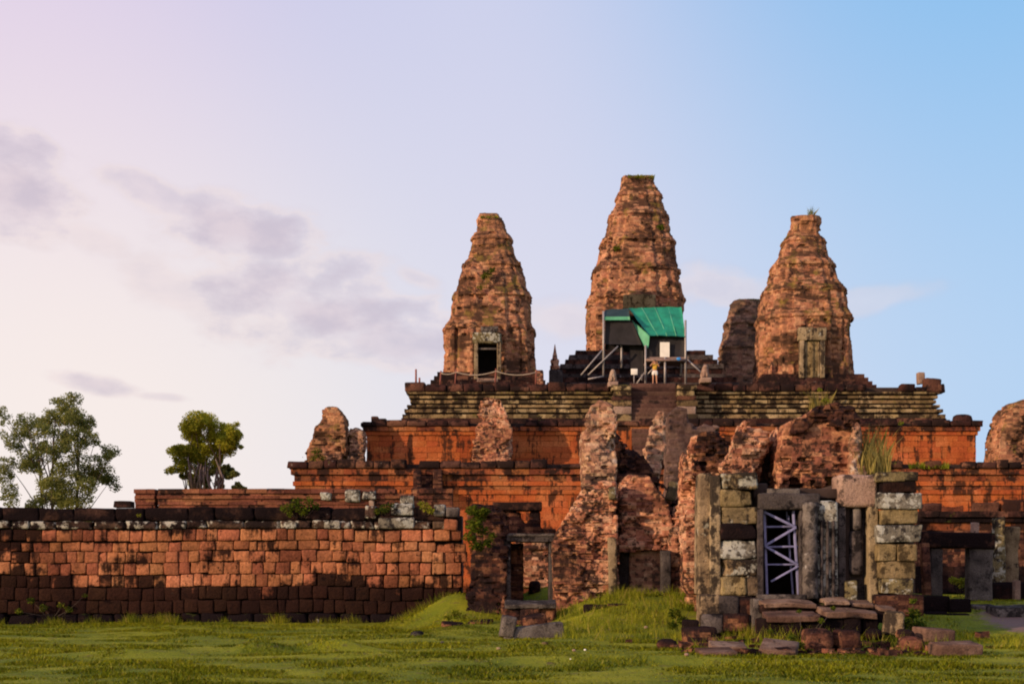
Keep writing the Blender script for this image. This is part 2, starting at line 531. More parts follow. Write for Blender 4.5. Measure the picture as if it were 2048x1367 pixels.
    if pits:                          # small dark holes where the face has spalled
        q5 = N.m('ADD', N.noise(P, psc, 4, .6), N.m('MULTIPLY', N.m('SUBTRACT', N.noise(P, psc * .2, 2), .5), .5))
        tp = .5 + (.5 - pits) * .62
        c = N.mix(N.m('MULTIPLY', N.ss(q5, tp - .02, tp + .05), .85), c, stain_col)
    N.put(bs.inputs['Base Color'], c)
    bp = N.n('ShaderNodeBump'); bp.inputs['Strength'].default_value = bump; bp.inputs['Distance'].default_value = 0.05
    N.put(bp.inputs['Height'], N.m('ADD', N.noise(P, bumpsc, 8, .7), N.m('MULTIPLY', N.noise(P, bumpsc * .25, 3), .8)))
    t.links.new(bp.outputs[0], bs.inputs['Normal'])
    return m


def plain_mat(name, col, rough=.6, var=.12, sc=3.0, metal=0.0, trans=0.0, bump=0.0):
    m = bpy.data.materials.new(name); m.use_nodes = True
    t = m.node_tree; N = NT(t); bs = t.nodes['Principled BSDF']
    bs.inputs['Roughness'].default_value = rough; bs.inputs['Metallic'].default_value = metal
    bs.inputs['Specular IOR Level'].default_value = 0.25
    geo = N.n('ShaderNodeNewGeometry')
    n = N.noise(geo.outputs['Position'], sc, 5, .6)
    g = N.ss(n, .25, .75, 1 - var, 1 + var)
    cg = N.n('ShaderNodeCombineXYZ'); [N.put(cg.inputs[i], g) for i in range(3)]
    c = N.mix(1.0, col, cg.outputs[0], 'MULTIPLY')
    N.put(bs.inputs['Base Color'], c)
    if bump:
        bp = N.n('ShaderNodeBump'); bp.inputs['Strength'].default_value = bump; bp.inputs['Distance'].default_value = .03
        N.put(bp.inputs['Height'], N.noise(geo.outputs['Position'], sc * 4, 5)); t.links.new(bp.outputs[0], bs.inputs['Normal'])
    return m


def leaf_mat(name, c1, c2, c3=None, trans=0.35, sc=0.5, turf=False):
    m = bpy.data.materials.new(name); m.use_nodes = True
    t = m.node_tree; t.nodes.clear(); N = NT(t)
    out = N.n('ShaderNodeOutputMaterial')
    geo = N.n('ShaderNodeNewGeometry'); P = geo.outputs['Position']; r = geo.outputs['Random Per Island']
    f = N.m('ADD', N.noise(P, sc, 4, .6), N.m('MULTIPLY', N.m('SUBTRACT', r, .5), .30))
    c = N.mix(N.ss(f, .32, .66), c1, c2)
    if c3: c = N.mix(N.ss(N.m('FRACT', N.m('MULTIPLY', r, 13.7)), .86, .95), c, c3)
    di = N.n('ShaderNodeBsdfDiffuse'); tr = N.n('ShaderNodeBsdfTranslucent'); mx = N.n('ShaderNodeMixShader')
    if turf:
        at = N.n('ShaderNodeAttribute', attribute_name='lie'); N.put(di.inputs['Normal'], at.outputs['Vector'])
    N.put(di.inputs[0], c); N.put(tr.inputs[0], c); mx.inputs[0].default_value = trans
    t.links.new(di.outputs[0], mx.inputs[1]); t.links.new(tr.outputs[0], mx.inputs[2]); t.links.new(mx.outputs[0], out.inputs[0])
    return m


DARK = (0.011, 0.007, 0.007)
M = {}
M['laterite'] = stone_mat('laterite', [(.20, .074, .040), (.36, .135, .068), (.45, .19, .10)], stain=.36, stain_col=DARK, val=.26, bump=1.0, perobj=(0.95, 1.75, .26), lichen=.05, pits=.22, psc=7.0, streak=.45)
M['coping'] = stone_mat('laterite_black_crust', [(.030, .018, .016), (.045, .024, .020), (.07, .035, .028)], stain=.55, stain_col=(.010, .007, .008), lichen=.10, moss=.12, val=.3, bump=.9)
M['string'] = stone_mat('lichened_string_course', [(.05, .03, .025), (.09, .055, .04), (.13, .07, .05)], stain=.45, stain_col=(.014, .010, .010), lichen=.42, lichen_col=(.42, .40, .34), moss=.16, val=.3, bump=.9)
M['base'] = stone_mat('dark_base_course', [(.025, .014, .013), (.045, .022, .018), (.08, .036, .027)], stain=.60, stain_col=(.011, .008, .009), moss=.20, moss_col=(.06, .07, .015), lichen=.05, val=.35, bump=.9)
M['tier_red'] = stone_mat('orange_terrace_laterite', [(.30, .076, .026), (.38, .10, .032), (.43, .135, .052)], stain=.38, stain_col=(.05, .022, .014), val=.10, bump=.35, up=.25, streak=.9, rv=.12, pits=.18, psc=3.0)
M['tier_mid'] = stone_mat('weathered_red_cornice', [(.16, .055, .030), (.30, .095, .040), (.36, .13, .06)], stain=.48, stain_col=(.022, .014, .013), moss=.14, lichen=.10, lichen_col=(.36, .30, .24), val=.2, bump=.7, up=.22, streak=.3, rv=.2, pits=.25, psc=3.0)
M['tier_cap'] = stone_mat('blackened_cornice_cap', [(.055, .026, .022), (.09, .042, .033), (.15, .065, .045)], stain=.50, stain_col=(.016, .011, .011), moss=.16, lichen=.12, lichen_col=(.38, .33, .28), val=.35, bump=.8, rv=.3, pits=.2, psc=3.0)
M['tier_sand'] = stone_mat('mossy_sandstone_moulding', [(.17, .12, .06), (.30, .205, .10), (.42, .30, .17)], stain=.50, stain_col=(.022, .016, .013), moss=.30, moss_col=(.15, .13, .030), val=.32, bump=.7, up=.30, rv=.35, pits=.3, psc=2.5, sc=1.6)
M['tower'] = stone_mat('tower_brick', [(.20, .10, .058), (.37, .165, .092), (.48, .24, .145)], stain=.43, stain_col=(.055, .030, .020), moss=.33, moss_col=(.17, .12, .03), val=.22, sc=.8, bump=.6, up=.14, lichen=.10, lichen_col=(.40, .25, .17), lsc=1.6, pits=.22, psc=3.2, cellv=(.42, .42, .19), rv=.3, svec=(.55, .55, 1.4))
M['tower_far'] = stone_mat('rear_tower_brick', [(.15, .09, .06), (.22, .12, .08), (.27, .16, .11)], stain=.46, stain_col=(.05, .035, .028), moss=.24, moss_col=(.11, .085, .03), val=.2, sc=.9, bump=.6, lichen=.12, lichen_col=(.34, .27, .22), lsc=1.6, pits=.24, psc=2.6, cellv=(.42, .42, .19), rv=.3, svec=(.55, .55, 1.4))
M['brick'] = stone_mat('ruin_brick', [(.24, .10, .06), (.45, .20, .115), (.56, .31, .205)], stain=.40, stain_col=(.030, .018, .015), val=.22, sc=.8, bump=.7, up=.16, moss=.10, lichen=.12, lichen_col=(.46, .36, .29), pits=.40, cellv=(.26, .26, .11), rv=.3, psc=7.0)
M['brick_pale'] = stone_mat('pale_ruin_brick', [(.24, .125, .08), (.40, .22, .14), (.50, .32, .22)], stain=.40, stain_col=(.05, .034, .028), val=.22, sc=.8, bump=.7, up=.12, moss=.22, moss_col=(.15, .12, .045), lichen=.20, lichen_col=(.52, .42, .34), pits=.38, cellv=(.26, .26, .11), rv=.3, psc=7.0)
M['brick_dark'] = stone_mat('blackened_ruin_brick', [(.055, .026, .020), (.12, .052, .036), (.27, .115, .068)], stain=.46, stain_col=(.016, .011, .012), val=.3, sc=1.1, bump=.8, up=.12, lichen=.10, lichen_col=(.36, .28, .25), pits=.3, cellv=(.26, .26, .11), rv=.3)
M['brick_mauve'] = stone_mat('mauve_brick_wall', [(.075, .046, .040), (.12, .075, .062), (.19, .12, .10)], stain=.38, stain_col=(.030, .022, .022), val=.16, sc=.9, bump=.5, lichen=.14, lichen_col=(.34, .27, .27), cellv=(.26, .26, .11))
M['sand_buff'] = stone_mat('buff_sandstone', [(.16, .115, .07), (.27, .20, .12), (.36, .27, .17)], stain=.42, stain_col=(.035, .027, .022), lichen=.18, lichen_col=(.42, .40, .32), moss=.18, moss_col=(.14, .12, .04), val=.15, bump=.9, sc=3.2, streak=.9, pits=.26, psc=9.0)
M['sand_lichen'] = stone_mat('lichen_covered_sandstone', [(.10, .08, .045), (.16, .125, .065), (.24, .19, .10)], stain=.46, stain_col=(.022, .018, .017), lichen=.42, lichen_col=(.40, .39, .33), moss=.26, moss_col=(.13, .115, .03), val=.22, bump=.9, sc=3.2, lsc=5, pits=.26, psc=9.0)
M['sand_white'] = stone_mat('white_lichen_sandstone', [(.15, .135, .11), (.22, .20, .16), (.30, .275, .22)], stain=.48, stain_col=(.022, .019, .020), lichen=.44, lichen_col=(.42, .42, .375), val=.15, bump=.9, sc=3.2, lsc=6, pits=.26, psc=9.0)
M['sand_yellow'] = stone_mat('ochre_sandstone', [(.14, .105, .055), (.23, .17, .085), (.30, .225, .12)], stain=.40, stain_col=(.05, .036, .02), lichen=.12, moss=.2, moss_col=(.16, .13, .035), val=.12, bump=.9, sc=3.2, pits=.26, psc=9.0, streak=.4)
M['sand_dark'] = stone_mat('dark_grey_sandstone', [(.045, .038, .038), (.075, .062, .060), (.12, .10, .095)], stain=.40, stain_col=(.015, .013, .014), lichen=.14, lichen_col=(.34, .32, .32), val=.2, bump=.9, sc=3.2, moss=.1, pits=.26, psc=9.0)
M['sand_grey'] = stone_mat('grey_sandstone', [(.08, .067, .063), (.13, .11, .10), (.19, .165, .15)], stain=.40, stain_col=(.03, .026, .026), lichen=.12, lichen_col=(.36, .34, .32), val=.15, bump=.9, sc=3.2, moss=.08, pits=.26, psc=9.0)
M['sand_pink'] = stone_mat('pink_sandstone', [(.24, .155, .12), (.32, .215, .165), (.38, .27, .215)], stain=.28, stain_col=(.05, .036, .032), lichen=.16, lichen_col=(.44, .39, .33), val=.12, bump=.9, sc=3.2, streak=.4, pits=.26, psc=9.0)
M['gate_stone'] = stone_mat('weathered_gate_sandstone', [(.12, .088, .055), (.24, .175, .095), (.34, .255, .14)], stain=.50, stain_col=(.020, .016, .015), lichen=.38, lichen_col=(.38, .37, .31), moss=.20, moss_col=(.14, .115, .035), val=.22, rv=.25, bump=1.0, sc=1.6, lsc=3.2, pits=.28, psc=9.0, streak=.4)
M['slab_top'] = stone_mat('worn_step_stone', [(.085, .05, .038), (.14, .085, .062), (.22, .145, .11)], stain=.36, stain_col=(.03, .022, .02), val=.18, bump=.5, up=-.12, sc=3.0, moss=.12, moss_col=(.09, .10, .02), pits=.25)
M['hall_brick'] = stone_mat('hall_brick', [(.12, .048, .032), (.20, .075, .046), (.27, .105, .06)], stain=.42, stain_col=(.02, .013, .012), val=.25, rv=.3, pits=.25, psc=3.0, bump=.7, moss=.12)
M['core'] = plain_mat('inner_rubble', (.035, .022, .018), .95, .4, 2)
M['dark_in'] = plain_mat('doorway_shade_black', (.012, .009, .009), .95, .3, 2)  # near-black colour standing for the shade inside a doorway
M['grass'] = leaf_mat('grass_blades', (.15, .19, .010), (.42, .40, .016), (.46, .38, .07), .12, .22, True)
M['grass_long'] = leaf_mat('long_grass', (.10, .135, .010), (.26, .255, .02), (.36, .28, .07), .3, .8)
M['dry_grass'] = leaf_mat('dry_hanging_grass', (.24, .19, .055), (.36, .29, .09), (.16, .15, .03), .3, .8)
M['leaf_dark'] = leaf_mat('tree_leaves_dark', (.085, .11, .035), (.25, .26, .075), (.34, .30, .10), .5, .35)
M['leaf_light'] = leaf_mat('tree_leaves_light', (.16, .18, .02), (.44, .42, .04), (.5, .42, .06), .5, .35)
M['leaf_shrub'] = leaf_mat('shrub_leaves', (.030, .055, .008), (.10, .125, .012), (.16, .15, .02), .35, 1.2)
M['bark'] = plain_mat('bark', (.075, .055, .045), .9, .35, 3, bump=.6)
M['bark_grey'] = plain_mat('grey_vine_bark', (.15, .11, .10), .9, .3, 3, bump=.6)


def ground_mat():
    m = bpy.data.materials.new('turf_soil'); m.use_nodes = True
    t = m.node_tree; N = NT(t); bs = t.nodes['Principled BSDF']; bs.inputs['Roughness'].default_value = .95
    bs.inputs['Specular IOR Level'].default_value = .1
    P = N.n('ShaderNodeNewGeometry').outputs['Position']
    n1 = N.noise(P, .35, 5, .6); n2 = N.noise(P, 3.0, 6, .65); n3 = N.noise(P, 22, 5, .7)
    c = N.mix(N.ss(n1, .35, .65), (.12, .15, .010), (.28, .27, .014))
    c = N.mix(N.ss(n2, .54, .70), c, (.13, .088, .040))
    c = N.mix(N.m('MULTIPLY', N.ss(n3, .35, .7), .6), c, (.08, .095, .008))
    sp = N.n('ShaderNodeSeparateXYZ'); N.put(sp.inputs[0], P)
    # bare trodden earth on the path beside the right-hand hall
    dx = N.m('DIVIDE', N.m('SUBTRACT', sp.outputs[0], 14.6), 2.6); dy = N.m('DIVIDE', N.m('SUBTRACT', sp.outputs[1], 37.6), 3.2)
    dd = N.m('ADD', N.m('SQRT', N.m('ADD', N.m('MULTIPLY', dx, dx), N.m('MULTIPLY', dy, dy))), N.m('MULTIPLY', N.m('SUBTRACT', n2, .5), .9))
    c = N.mix(N.ss(dd, 1.05, .75), c, (.20, .125, .105))
    N.put(bs.inputs['Base Color'], c)
    bp = N.n('ShaderNodeBump'); bp.inputs['Strength'].default_value = .8; bp.inputs['Distance'].default_value = .05
    N.put(bp.inputs['Height'], n3); t.links.new(bp.outputs[0], bs.inputs['Normal'])
    return m


M['ground'] = ground_mat()

# ------------------------------------------------------------------ ground
def gheight(x, y):
    x = np.asarray(x, float); y = np.asarray(y, float)
    u = x / np.maximum(y, 5) * F + VX                      # only a convenient way to say where along the front
    h = (0.86 * sstep(33.5, 42.5, y) * sstep(.2, 2.2, x) + .30 * sstep(36, 43, y) * sstep(-3.4, -1.6, x) * (1 - sstep(.2, 2.2, x))) * (1 - sstep(40, 60, x))
    def gs(cx, cy, sx, sy, a):
        return a * np.exp(-((x - cx) / sx) ** 2 - ((y - cy) / sy) ** 2)
    h = h + gs(-2.35, 46.3, 1.25, 1.5, .80) + gs(.6, 50.0, 1.5, 1.8, .85) + gs(3.4, 41.5, 1.5, 2.2, .20)
    h = h + gs(-5.5, 29.6, .75, .55, .34) + gs(-4.15, 30.4, .85, .5, .30) + gs(-7.6, 28.4, 1.2, .6, .16) + gs(-3.2, 27.6, 2.0, .6, .12) + gs(2.0, 26.2, 2.6, .6, .12) - gs(-5.2, 29.4, .8, .6, .14)
    h = h + gs(5.9, 33.0, 1.4, 1.4, .10)
    near = 1 - sstep(55, 90, np.hypot(x, y))
    h = h + near * ((fbm(x, y, y * 0, .30, 2, 3) - .5) * .16 + (fbm(x, y, y * 0, 1.3, 2, 8) - .5) * .035)
    return h


xs = np.concatenate([np.linspace(-2500, -60, 14), np.linspace(-40, -16, 30)[:-1], np.linspace(-16, 20, 200), np.linspace(20, 60, 30)[1:], np.linspace(90, 2500, 14)])
ys = np.concatenate([np.linspace(-2500, -20, 12), np.linspace(0, 15, 12)[:-1], np.linspace(15, 56, 220), np.linspace(56, 130, 40)[1:], np.linspace(160, 3500, 16)])
GX, GY = np.meshgrid(xs, ys, indexing='ij'); GZ = gheight(GX, GY)
V = np.stack([GX, GY, GZ], -1).reshape(-1, 3); nx_, ny_ = len(xs), len(ys)
ii, jj = np.meshgrid(np.arange(nx_ - 1), np.arange(ny_ - 1), indexing='ij'); q0 = (ii * ny_ + jj).ravel()
fl = np.stack([q0, q0 + ny_, q0 + ny_ + 1, q0 + 1], -1).ravel()
gr = link('ground', mesh_np('ground', V, fl, np.arange(len(q0)) * 4, True), M['ground']); gr['kind'] = 'structure'

# ------------------------------------------------------------------ the pyramid: three terraces, stairway
RNG = random.Random(4)


def terrace(part, parent, x0, x1, y0, y1, prof, cap_mat, zcap, seed, ztop, skip=()):
    """prof: (z_bottom, z_top, projection, block length, material); the top cap is laid as single stones"""
    zb = prof[0][0]
    inn = .5
    core = boxes(part, [((x0 + x1) / 2, (y0 + y1) / 2, (zb + ztop - .15) / 2)], [(x1 - x0 - 2 * inn, y1 - y0 - 2 * inn, ztop - .15 - zb)], M['core'], parent, kind=None)
    rng = random.Random(seed); byMat = {}
    for ci, (za, zc, pr, bl, mk) in enumerate(prof):
        L = byMat.setdefault(mk, [])
        dep = .75
        def run(a, b):
            p = a - rng.random() * bl * .5
            while p < b:
                l = bl * (.65 + .7 * rng.random()); q = min(p + l, b); s = max(p, a)
                if b - q < .25: q = b
                if q - s > .05: yield s, q
                p = q
        for s, q in run(x0 - pr, x1 + pr):
            o = rng.uniform(-.015, .02)
            L.append(((s + q) / 2, y0 - pr + dep / 2 + o, (za + zc) / 2, q - s - .016, dep, zc - za - .014))
        for side in (-1, 1):
            for s, q in run(y0 - pr + dep, y1 + pr):
                o = rng.uniform(-.015, .02)
                xx = (x0 - pr + dep / 2 + o) if side < 0 else (x1 + pr - dep / 2 - o)
                L.append((xx, (s + q) / 2, (za + zc) / 2, dep, q - s - .016, zc - za - .014))
    for mk, L in byMat.items():
        A = np.array(L); boxes('block_course', A[:, :3], A[:, 3:], M[mk], core, .03, seed)
    # single cap stones along the front and side edges
    za, zc, pr = zcap
    variants = [rock_mesh('cornice_stone', (1, 1, 1), seed * 10 + k, 3, .09, .05, 1.6, .5) for k in range(5)]
    for v in variants: v.materials.append(cap_mat)
    def put(cx, cy, lx, ly, hz, rz=0):
        o = bpy.data.objects.new('cornice_stone', rng.choice(variants)); COL.objects.link(o)
        o.parent = core
        o.location = (cx, cy, za + hz / 2); o.scale = (lx, ly, hz); o.rotation_euler = (rng.uniform(-.02, .02), rng.uniform(-.02, .02), rz + rng.uniform(-.03, .03))
    p = x0 - pr
    while p < x1 + pr - .2:
        l = rng.uniform(.7, 1.5); l = min(l, x1 + pr - p)
        miss = any(a < p + l / 2 < b for a, b in skip) or rng.random() < .11
        hz = (zc - za) * rng.choice((1, 1, 1, .92, .85, .6, 1.2))
        if not miss: put(p + l / 2, y0 - pr + .5 + rng.uniform(-.03, .05), l * .985, 1.0, hz)
        p += l
    for side in (-1, 1):
        p = y0 - pr + 1.0
        while p < y0 + 12:
            l = rng.uniform(.9, 1.7)
            put((x0 - pr + .5) if side < 0 else (x1 + pr - .5), p + l / 2, 1.0, l * .985, (zc - za) * rng.choice((1, 1, .9)))
            p += l
    return core


pyr = empty('temple_pyramid', (9.4, 113, 0), 'huge stepped three-terrace temple pyramid of orange laterite and mossy sandstone under the towers', 'pyramid')
Y1, Y2, Y3 = 90.0, 93.0, 95.0
z1, z2, z3 = Z(922, Y1), Z(840, Y2), Z(768, Y3)


def rows(za, zb, n, pr, bl, mk):
    h = (zb - za) / n
    return [(za + i * h, za + (i + 1) * h, pr, bl, mk) for i in range(n)]


x1l, x1r = X(592, Y1), 33.6
P1 = rows(0, Z(1040, Y1), 7, .25, .9, 'tier_red') + rows(Z(1040, Y1), Z(988, Y1), 4, 0, .95, 'tier_red') + [
    (Z(988, Y1), Z(979, Y1), .12, 1.0, 'tier_red'), (Z(979, Y1), Z(971, Y1), .06, 1.0, 'tier_mid'), (Z(971, Y1), Z(962, Y1), .18, 1.0, 'tier_red'),
    (Z(962, Y1), Z(949, Y1), .10, .9, 'tier_mid'), (Z(949, Y1), Z(937, Y1), .30, .9, 'tier_mid')]
terrace('lower_terrace', pyr, x1l, x1r, Y1, 137, P1, M['tier_cap'], (Z(937, Y1), z1, .48), 11, z1)
x2l, x2r = X(733, Y2), X(1952, Y2)
P2 = rows(z1 - .3, Z(870, Y2), 6, 0, .9, 'tier_red') + [(Z(870, Y2), Z(862, Y2), .10, .9, 'tier_red'), (Z(862, Y2), Z(853, Y2), .22, .9, 'tier_mid')]
terrace('middle_terrace', pyr, x2l, x2r, Y2, 133, P2, M['tier_cap'], (Z(853, Y2), z2, .36), 12, z2)
x3l, x3r = X(824, Y3), X(1868, Y3)
P3 = [(z2 - .3, Z(838, Y3), .66, 1.0, 'tier_cap'), (Z(838, Y3), Z(830, Y3), .60, 1.0, 'tier_sand'), (Z(830, Y3), Z(826, Y3), .20, .9, 'tier_cap'),
      (Z(826, Y3), Z(819, Y3), .48, .8, 'tier_sand'), (Z(819, Y3), Z(815.5, Y3), .10, .9, 'tier_cap'), (Z(815.5, Y3), Z(810, Y3), .32, .8, 'tier_sand'), (Z(810, Y3), Z(806.5, Y3), -.08, .9, 'tier_cap'),
      (Z(806.5, Y3), Z(800, Y3), .12, .8, 'tier_sand'), (Z(800, Y3), Z(797, Y3), -.08, .9, 'tier_cap'), (Z(797, Y3), Z(791.5, Y3), .20, .8, 'tier_sand'), (Z(791.5, Y3), Z(788.5, Y3), .02, .9, 'tier_cap'), (Z(788.5, Y3), Z(784, Y3), .34, .8, 'tier_sand')]
terrace('upper_terrace', pyr, x3l, x3r, Y3, 131, P3, M['tier_cap'], (Z(784, Y3), z3, .46), 13, z3)

# stairway up the middle of the front
sx = X(1307, 94); vv = [(sx + s * 1.45, y_, z_) for s in (-1, 1) for y_, z_ in ((94.75, z3 - .35), (95.6, z3 - .35), (95.6, 0), (87.2, 0))]
st_core = link('stairway', mesh_np('stairway', np.array(vv), [0, 1, 2, 3, 7, 6, 5, 4, 0, 4, 5, 1, 1, 5, 6, 2, 2, 6, 7, 3, 3, 7, 4, 0], np.arange(6) * 4), M['core'], pyr)
M['stair'] = stone_mat('dark_stair_stone', [(.06, .033, .027), (.10, .055, .042), (.14, .08, .058)], stain=.34, stain_col=(.022, .015, .014), val=.2, bump=.5, up=-.1)
k = 0; zz = z3 - .02; yy = 94.7
while zz > .2:
    me = rock_mesh('step', (3.05, .6, .30), 50 + k % 5, 3, .03, .02)
    o = link('step', me, M['stair'], st_core); o.location = (sx + RNG.uniform(-.03, .03), yy, zz - .15)
    zz -= .29; yy -= .155; k += 1
# cheek walls with stepped mouldings either side of the upper flight
for s in (-1, 1):
    for (zt, h, w, y_, mk) in ((z3 - .25, .35, 1.3, 93.55, 'tier_sand'), (z3 - .60, .38, 1.15, 93.6, 'tier_sand'), (z3 - .98, .3, 1.25, 93.5, 'tier_cap'),
                               (z3 - 1.28, .42, 1.35, 93.4, 'tier_sand'), (z3 - 1.70, .5, 1.2, 93.3, 'sand_pink'), (z3 - 2.2, .6, 1.35, 93.2, 'tier_sand'),
                               (z3 - 2.8, 2.9, 1.25, 93.0, 'tier_red')):
        stone('cheek_stone', (sx + s * (1.50 + w / 2), y_ + 1.0, zt - h / 2), (w, 2.4, h), M[mk], st_core, 60 + int(zt * 7) + s, res=3, rnd=.05)
# dark blocks projecting from the front of the lower terrace
for i, (a, b, c, d, dy) in enumerate(((826, 842, 940, 985, .9), (866, 884, 938, 985, .8), (842, 866, 948, 990, .35), (822, 888, 975, 1000, 1.2))):
    pstone('buttress_stone', (a, b, c, d), Y1 - dy, dy + .3, M['brick_dark' if i != 4 else 'sand_pink'], pyr, 90 + i, chip=.5)

# ------------------------------------------------------------------ brick towers
def tower(name, label, cx, cy, prof, cell, mat, seed, storeys, ledge=.05, cuts=(), pil=(), group='brick sanctuary towers on the upper terrace'):
    """prof: (z, half width to the left, half width to the right); redented square plan"""
    zs = np.array([p[0] for p in prof]); wl = np.array([p[1] for p in prof]); wr = np.array([p[2] for p in prof])
    o = np.argsort(zs); zs, wl, wr = zs[o], wl[o], wr[o]
    t = empty(name, (cx, cy, zs[0]), label, 'tower', group)
    def fn(x, y, z):
        a = np.interp(z, zs, wl); b = np.interp(z, zs, wr)
        led = np.zeros_like(z)
        for sz in storeys:                     # each storey: a projecting cornice, then a set-back
            q = z - sz
            led += np.where(np.abs(q) < .16, ledge * 3.2, np.where(np.abs(q - .28) < .13, ledge * 1.6, 0)) - ledge * 1.2 * np.exp(-((q - .8) / .35) ** 2)
        a = a + led; b = b + led
        m = (a + b) / 2
        u = np.where(x < cx, (cx - x) / a, (x - cx) / b); v = np.abs(y - cy) / m
        big, small = np.maximum(u, v), np.minimum(u, v)
        lim = np.where(small < .40, 1.0, np.where(small < .66, .93, np.where(small < .84, .84, .80)))
        d = (big - lim) * m
        for (a_, b_) in pil:                                          # pilasters on the front and back of the lowest storey
            on = (x > a_) & (x < b_) & (z < storeys[0] - .2) & (u < .95)
            d = np.where(on & (v > u), d - .16, d)
        d = np.where(z > zs[-1], 1.0, d)
        for c in cuts:
            c0, c1, c2, c3, c4, c5 = c
            q = np.maximum(np.maximum(np.maximum(c0 - x, x - c1), np.maximum(c2 - y, y - c3)), np.maximum(c4 - z, z - c5))
            d = np.maximum(d, -q)
        return d
    w = max(wl.max(), wr.max()) + .6
    brick_mass('masonry', fn, (cx - w, cx + w, cy - w, cy + w, zs[0], zs[-1] + .2), cell, mat, t, seed, miss=.03, jit=.05, erode=.34, esc=.7)
    return t


def tprof(pts, Yf, cxp):
    return [(Z(y, Yf), (cxp - l + 4) * Yf / F, (r - cxp + 4) * Yf / F) for y, l, r in pts]


CELL = (.12, .12, .08)
YF = 98.2
cxl = X(977, YF); cyl = 100.6
LT = [(412, 955, 1001), (450, 951, 1010), (480, 943, 1022), (540, 922, 1046), (590, 909, 1056), (650, 892, 1063), (662, 889, 1065), (700, 890, 1066), (748, 888, 1070), (800, 884, 1074)]
dl = (X(955, 97), X(996, 97), 90, 99.2, z3 - .2, Z(684, 97.5))
tl = tower('brick_tower', 'tapering brick tower nearest the two trees with an open dark doorway', cxl, cyl, tprof(LT, YF, 977), CELL, M['tower'], 21,
           [Z(y, YF) for y in (652, 585, 520, 465)], cuts=(dl,), pil=[(X(p - 6, 97), X(p + 6, 97)) for p in (902, 940, 1012, 1050)])
RTp = [(418, 1594, 1652), (455, 1590, 1652), (500, 1571, 1667), (545, 1552, 1684), (590, 1537, 1699), (620, 1533, 1707), (640, 1531, 1709), (700, 1530, 1709), (748, 1527, 1713), (800, 1522, 1716)]
cxr = X(1621, YF)
tr = tower('brick_tower', 'tapering brick tower with a pale sandstone false door', cxr, cyl, tprof(RTp, YF, 1621), CELL, M['tower'], 22, [Z(y, YF) for y in (632, 575, 520, 470)], pil=[(X(p - 6, 97), X(p + 6, 97)) for p in (1544, 1586, 1662, 1698)])
YC = 109.0
CT = [(332, 1253, 1314), (375, 1244, 1326), (425, 1226, 1342), (480, 1209, 1352), (540, 1193, 1362), (575, 1187, 1368), (615, 1180, 1371), (690, 1180, 1369), (770, 1170, 1380)]
cxc = X(1275, YC); cyc = 112.4
tc = tower('brick_tower', 'tallest central brick tower rising behind the green-roofed shelter', cxc, cyc, tprof(CT, YC, 1275), CELL, M['tower'], 23, [Z(y, YC) for y in (590, 530, 470, 415, 375)])
YB = 121.2
BT = [(592, 1476, 1530), (612, 1468, 1538), (640, 1460, 1548), (680, 1450, 1560), (705, 1447, 1568), (760, 1446, 1570), (800, 1444, 1572)]
tb = tower('brick_tower', 'lower grey-brown brick tower half hidden behind the false-door tower', X(1506, YB), 123.6, tprof(BT, YB, 1506), (.2, .2, .12), M['tower_far'], 24, [Z(y, YB) for y in (690, 640)])
tower('brick_tower', 'rear brick tower almost wholly hidden behind the open-door tower', X(989, YB), 123.6, tprof([(592, 972, 1008), (620, 962, 1016), (680, 942, 1036), (705, 936, 1040), (800, 934, 1042)], YB, 989), (.3, .3, .2), M['tower_far'], 25, [Z(690, YB)])

# tower plinths, doors, lintels, tufts
def plinth(t, cx, cy, hw, zb, zt, n, mk='tier_cap', seed=3):
    L = []; h = (zt - zb) / n; rr = random.Random(seed)
    for i in range(n):
        w = hw + (n - i) * .22
        for s in (0, 1, 2, 3):
            p = -w
            while p < w - .1:
                l = min(rr.uniform(.6, 1.1), w - p); c = p + l / 2; e = w - .35
                L.append((cx + (c if s < 2 else (e if s == 2 else -e)), cy + ((-e if s == 0 else e) if s < 2 else c), zb + h * (i + .5), (l - .01) if s < 2 else .7, .7 if s < 2 else (l - .01), h - .01))
                p += l
    A = np.array(L); boxes('plinth', A[:, :3], A[:, 3:], M[mk], t, .04, seed)


plinth(tl, cxl, cyl, 3.25, z3 - .1, Z(744, 97.3), 4)
plinth(tr, cxr, cyl, 3.25, z3 - .1, Z(748, 97.3), 4)


def door_frame(t, p, Yd, open_door, mj, ml):
    (l, r, top, bot), (lw, lh) = p
    pstone('door_jamb', (l - lw, l, top - 2, bot), Yd, .5, M[mj], t, 31, res=3, rnd=.03)
    pstone('door_jamb', (r, r + lw, top - 2, bot), Yd, .5, M[mj], t, 32, res=3, rnd=.03)
    pstone('lintel', (l - lw - 3, r + lw + 3, top - lh, top), Yd - .05, .6, M[ml], t, 33, res=4, rnd=.06, chip=.4)
    if not open_door:
        d = pstone('false_door', (l, r, top, bot), Yd + .18, .35, M['sand_yellow'], t, 34, res=3, rnd=.02)
        pstone('door_rib', ((l + r) / 2 - 2.2, (l + r) / 2 + 2.2, top + 3, bot), Yd + .10, .2, M['sand_yellow'], d, 35, res=2, rnd=.02)
        for e in (l + 3, r - 3):
            pstone('door_rib', (e - 1.2, e + 1.2, top + 3, bot), Yd + .13, .2, M['sand_buff'], d, 36, res=2, rnd=.02)
    else:
        pstone('door_beam', (l, r, top + 9, top + 13), Yd + .15, .25, M['sand_grey'], t, 37, res=2, rnd=.02)
        pstone('threshold', (l - 2, r + 2, bot - 2, bot + 5), Yd - .1, .6, M['sand_pink'], t, 38, res=2, rnd=.02)


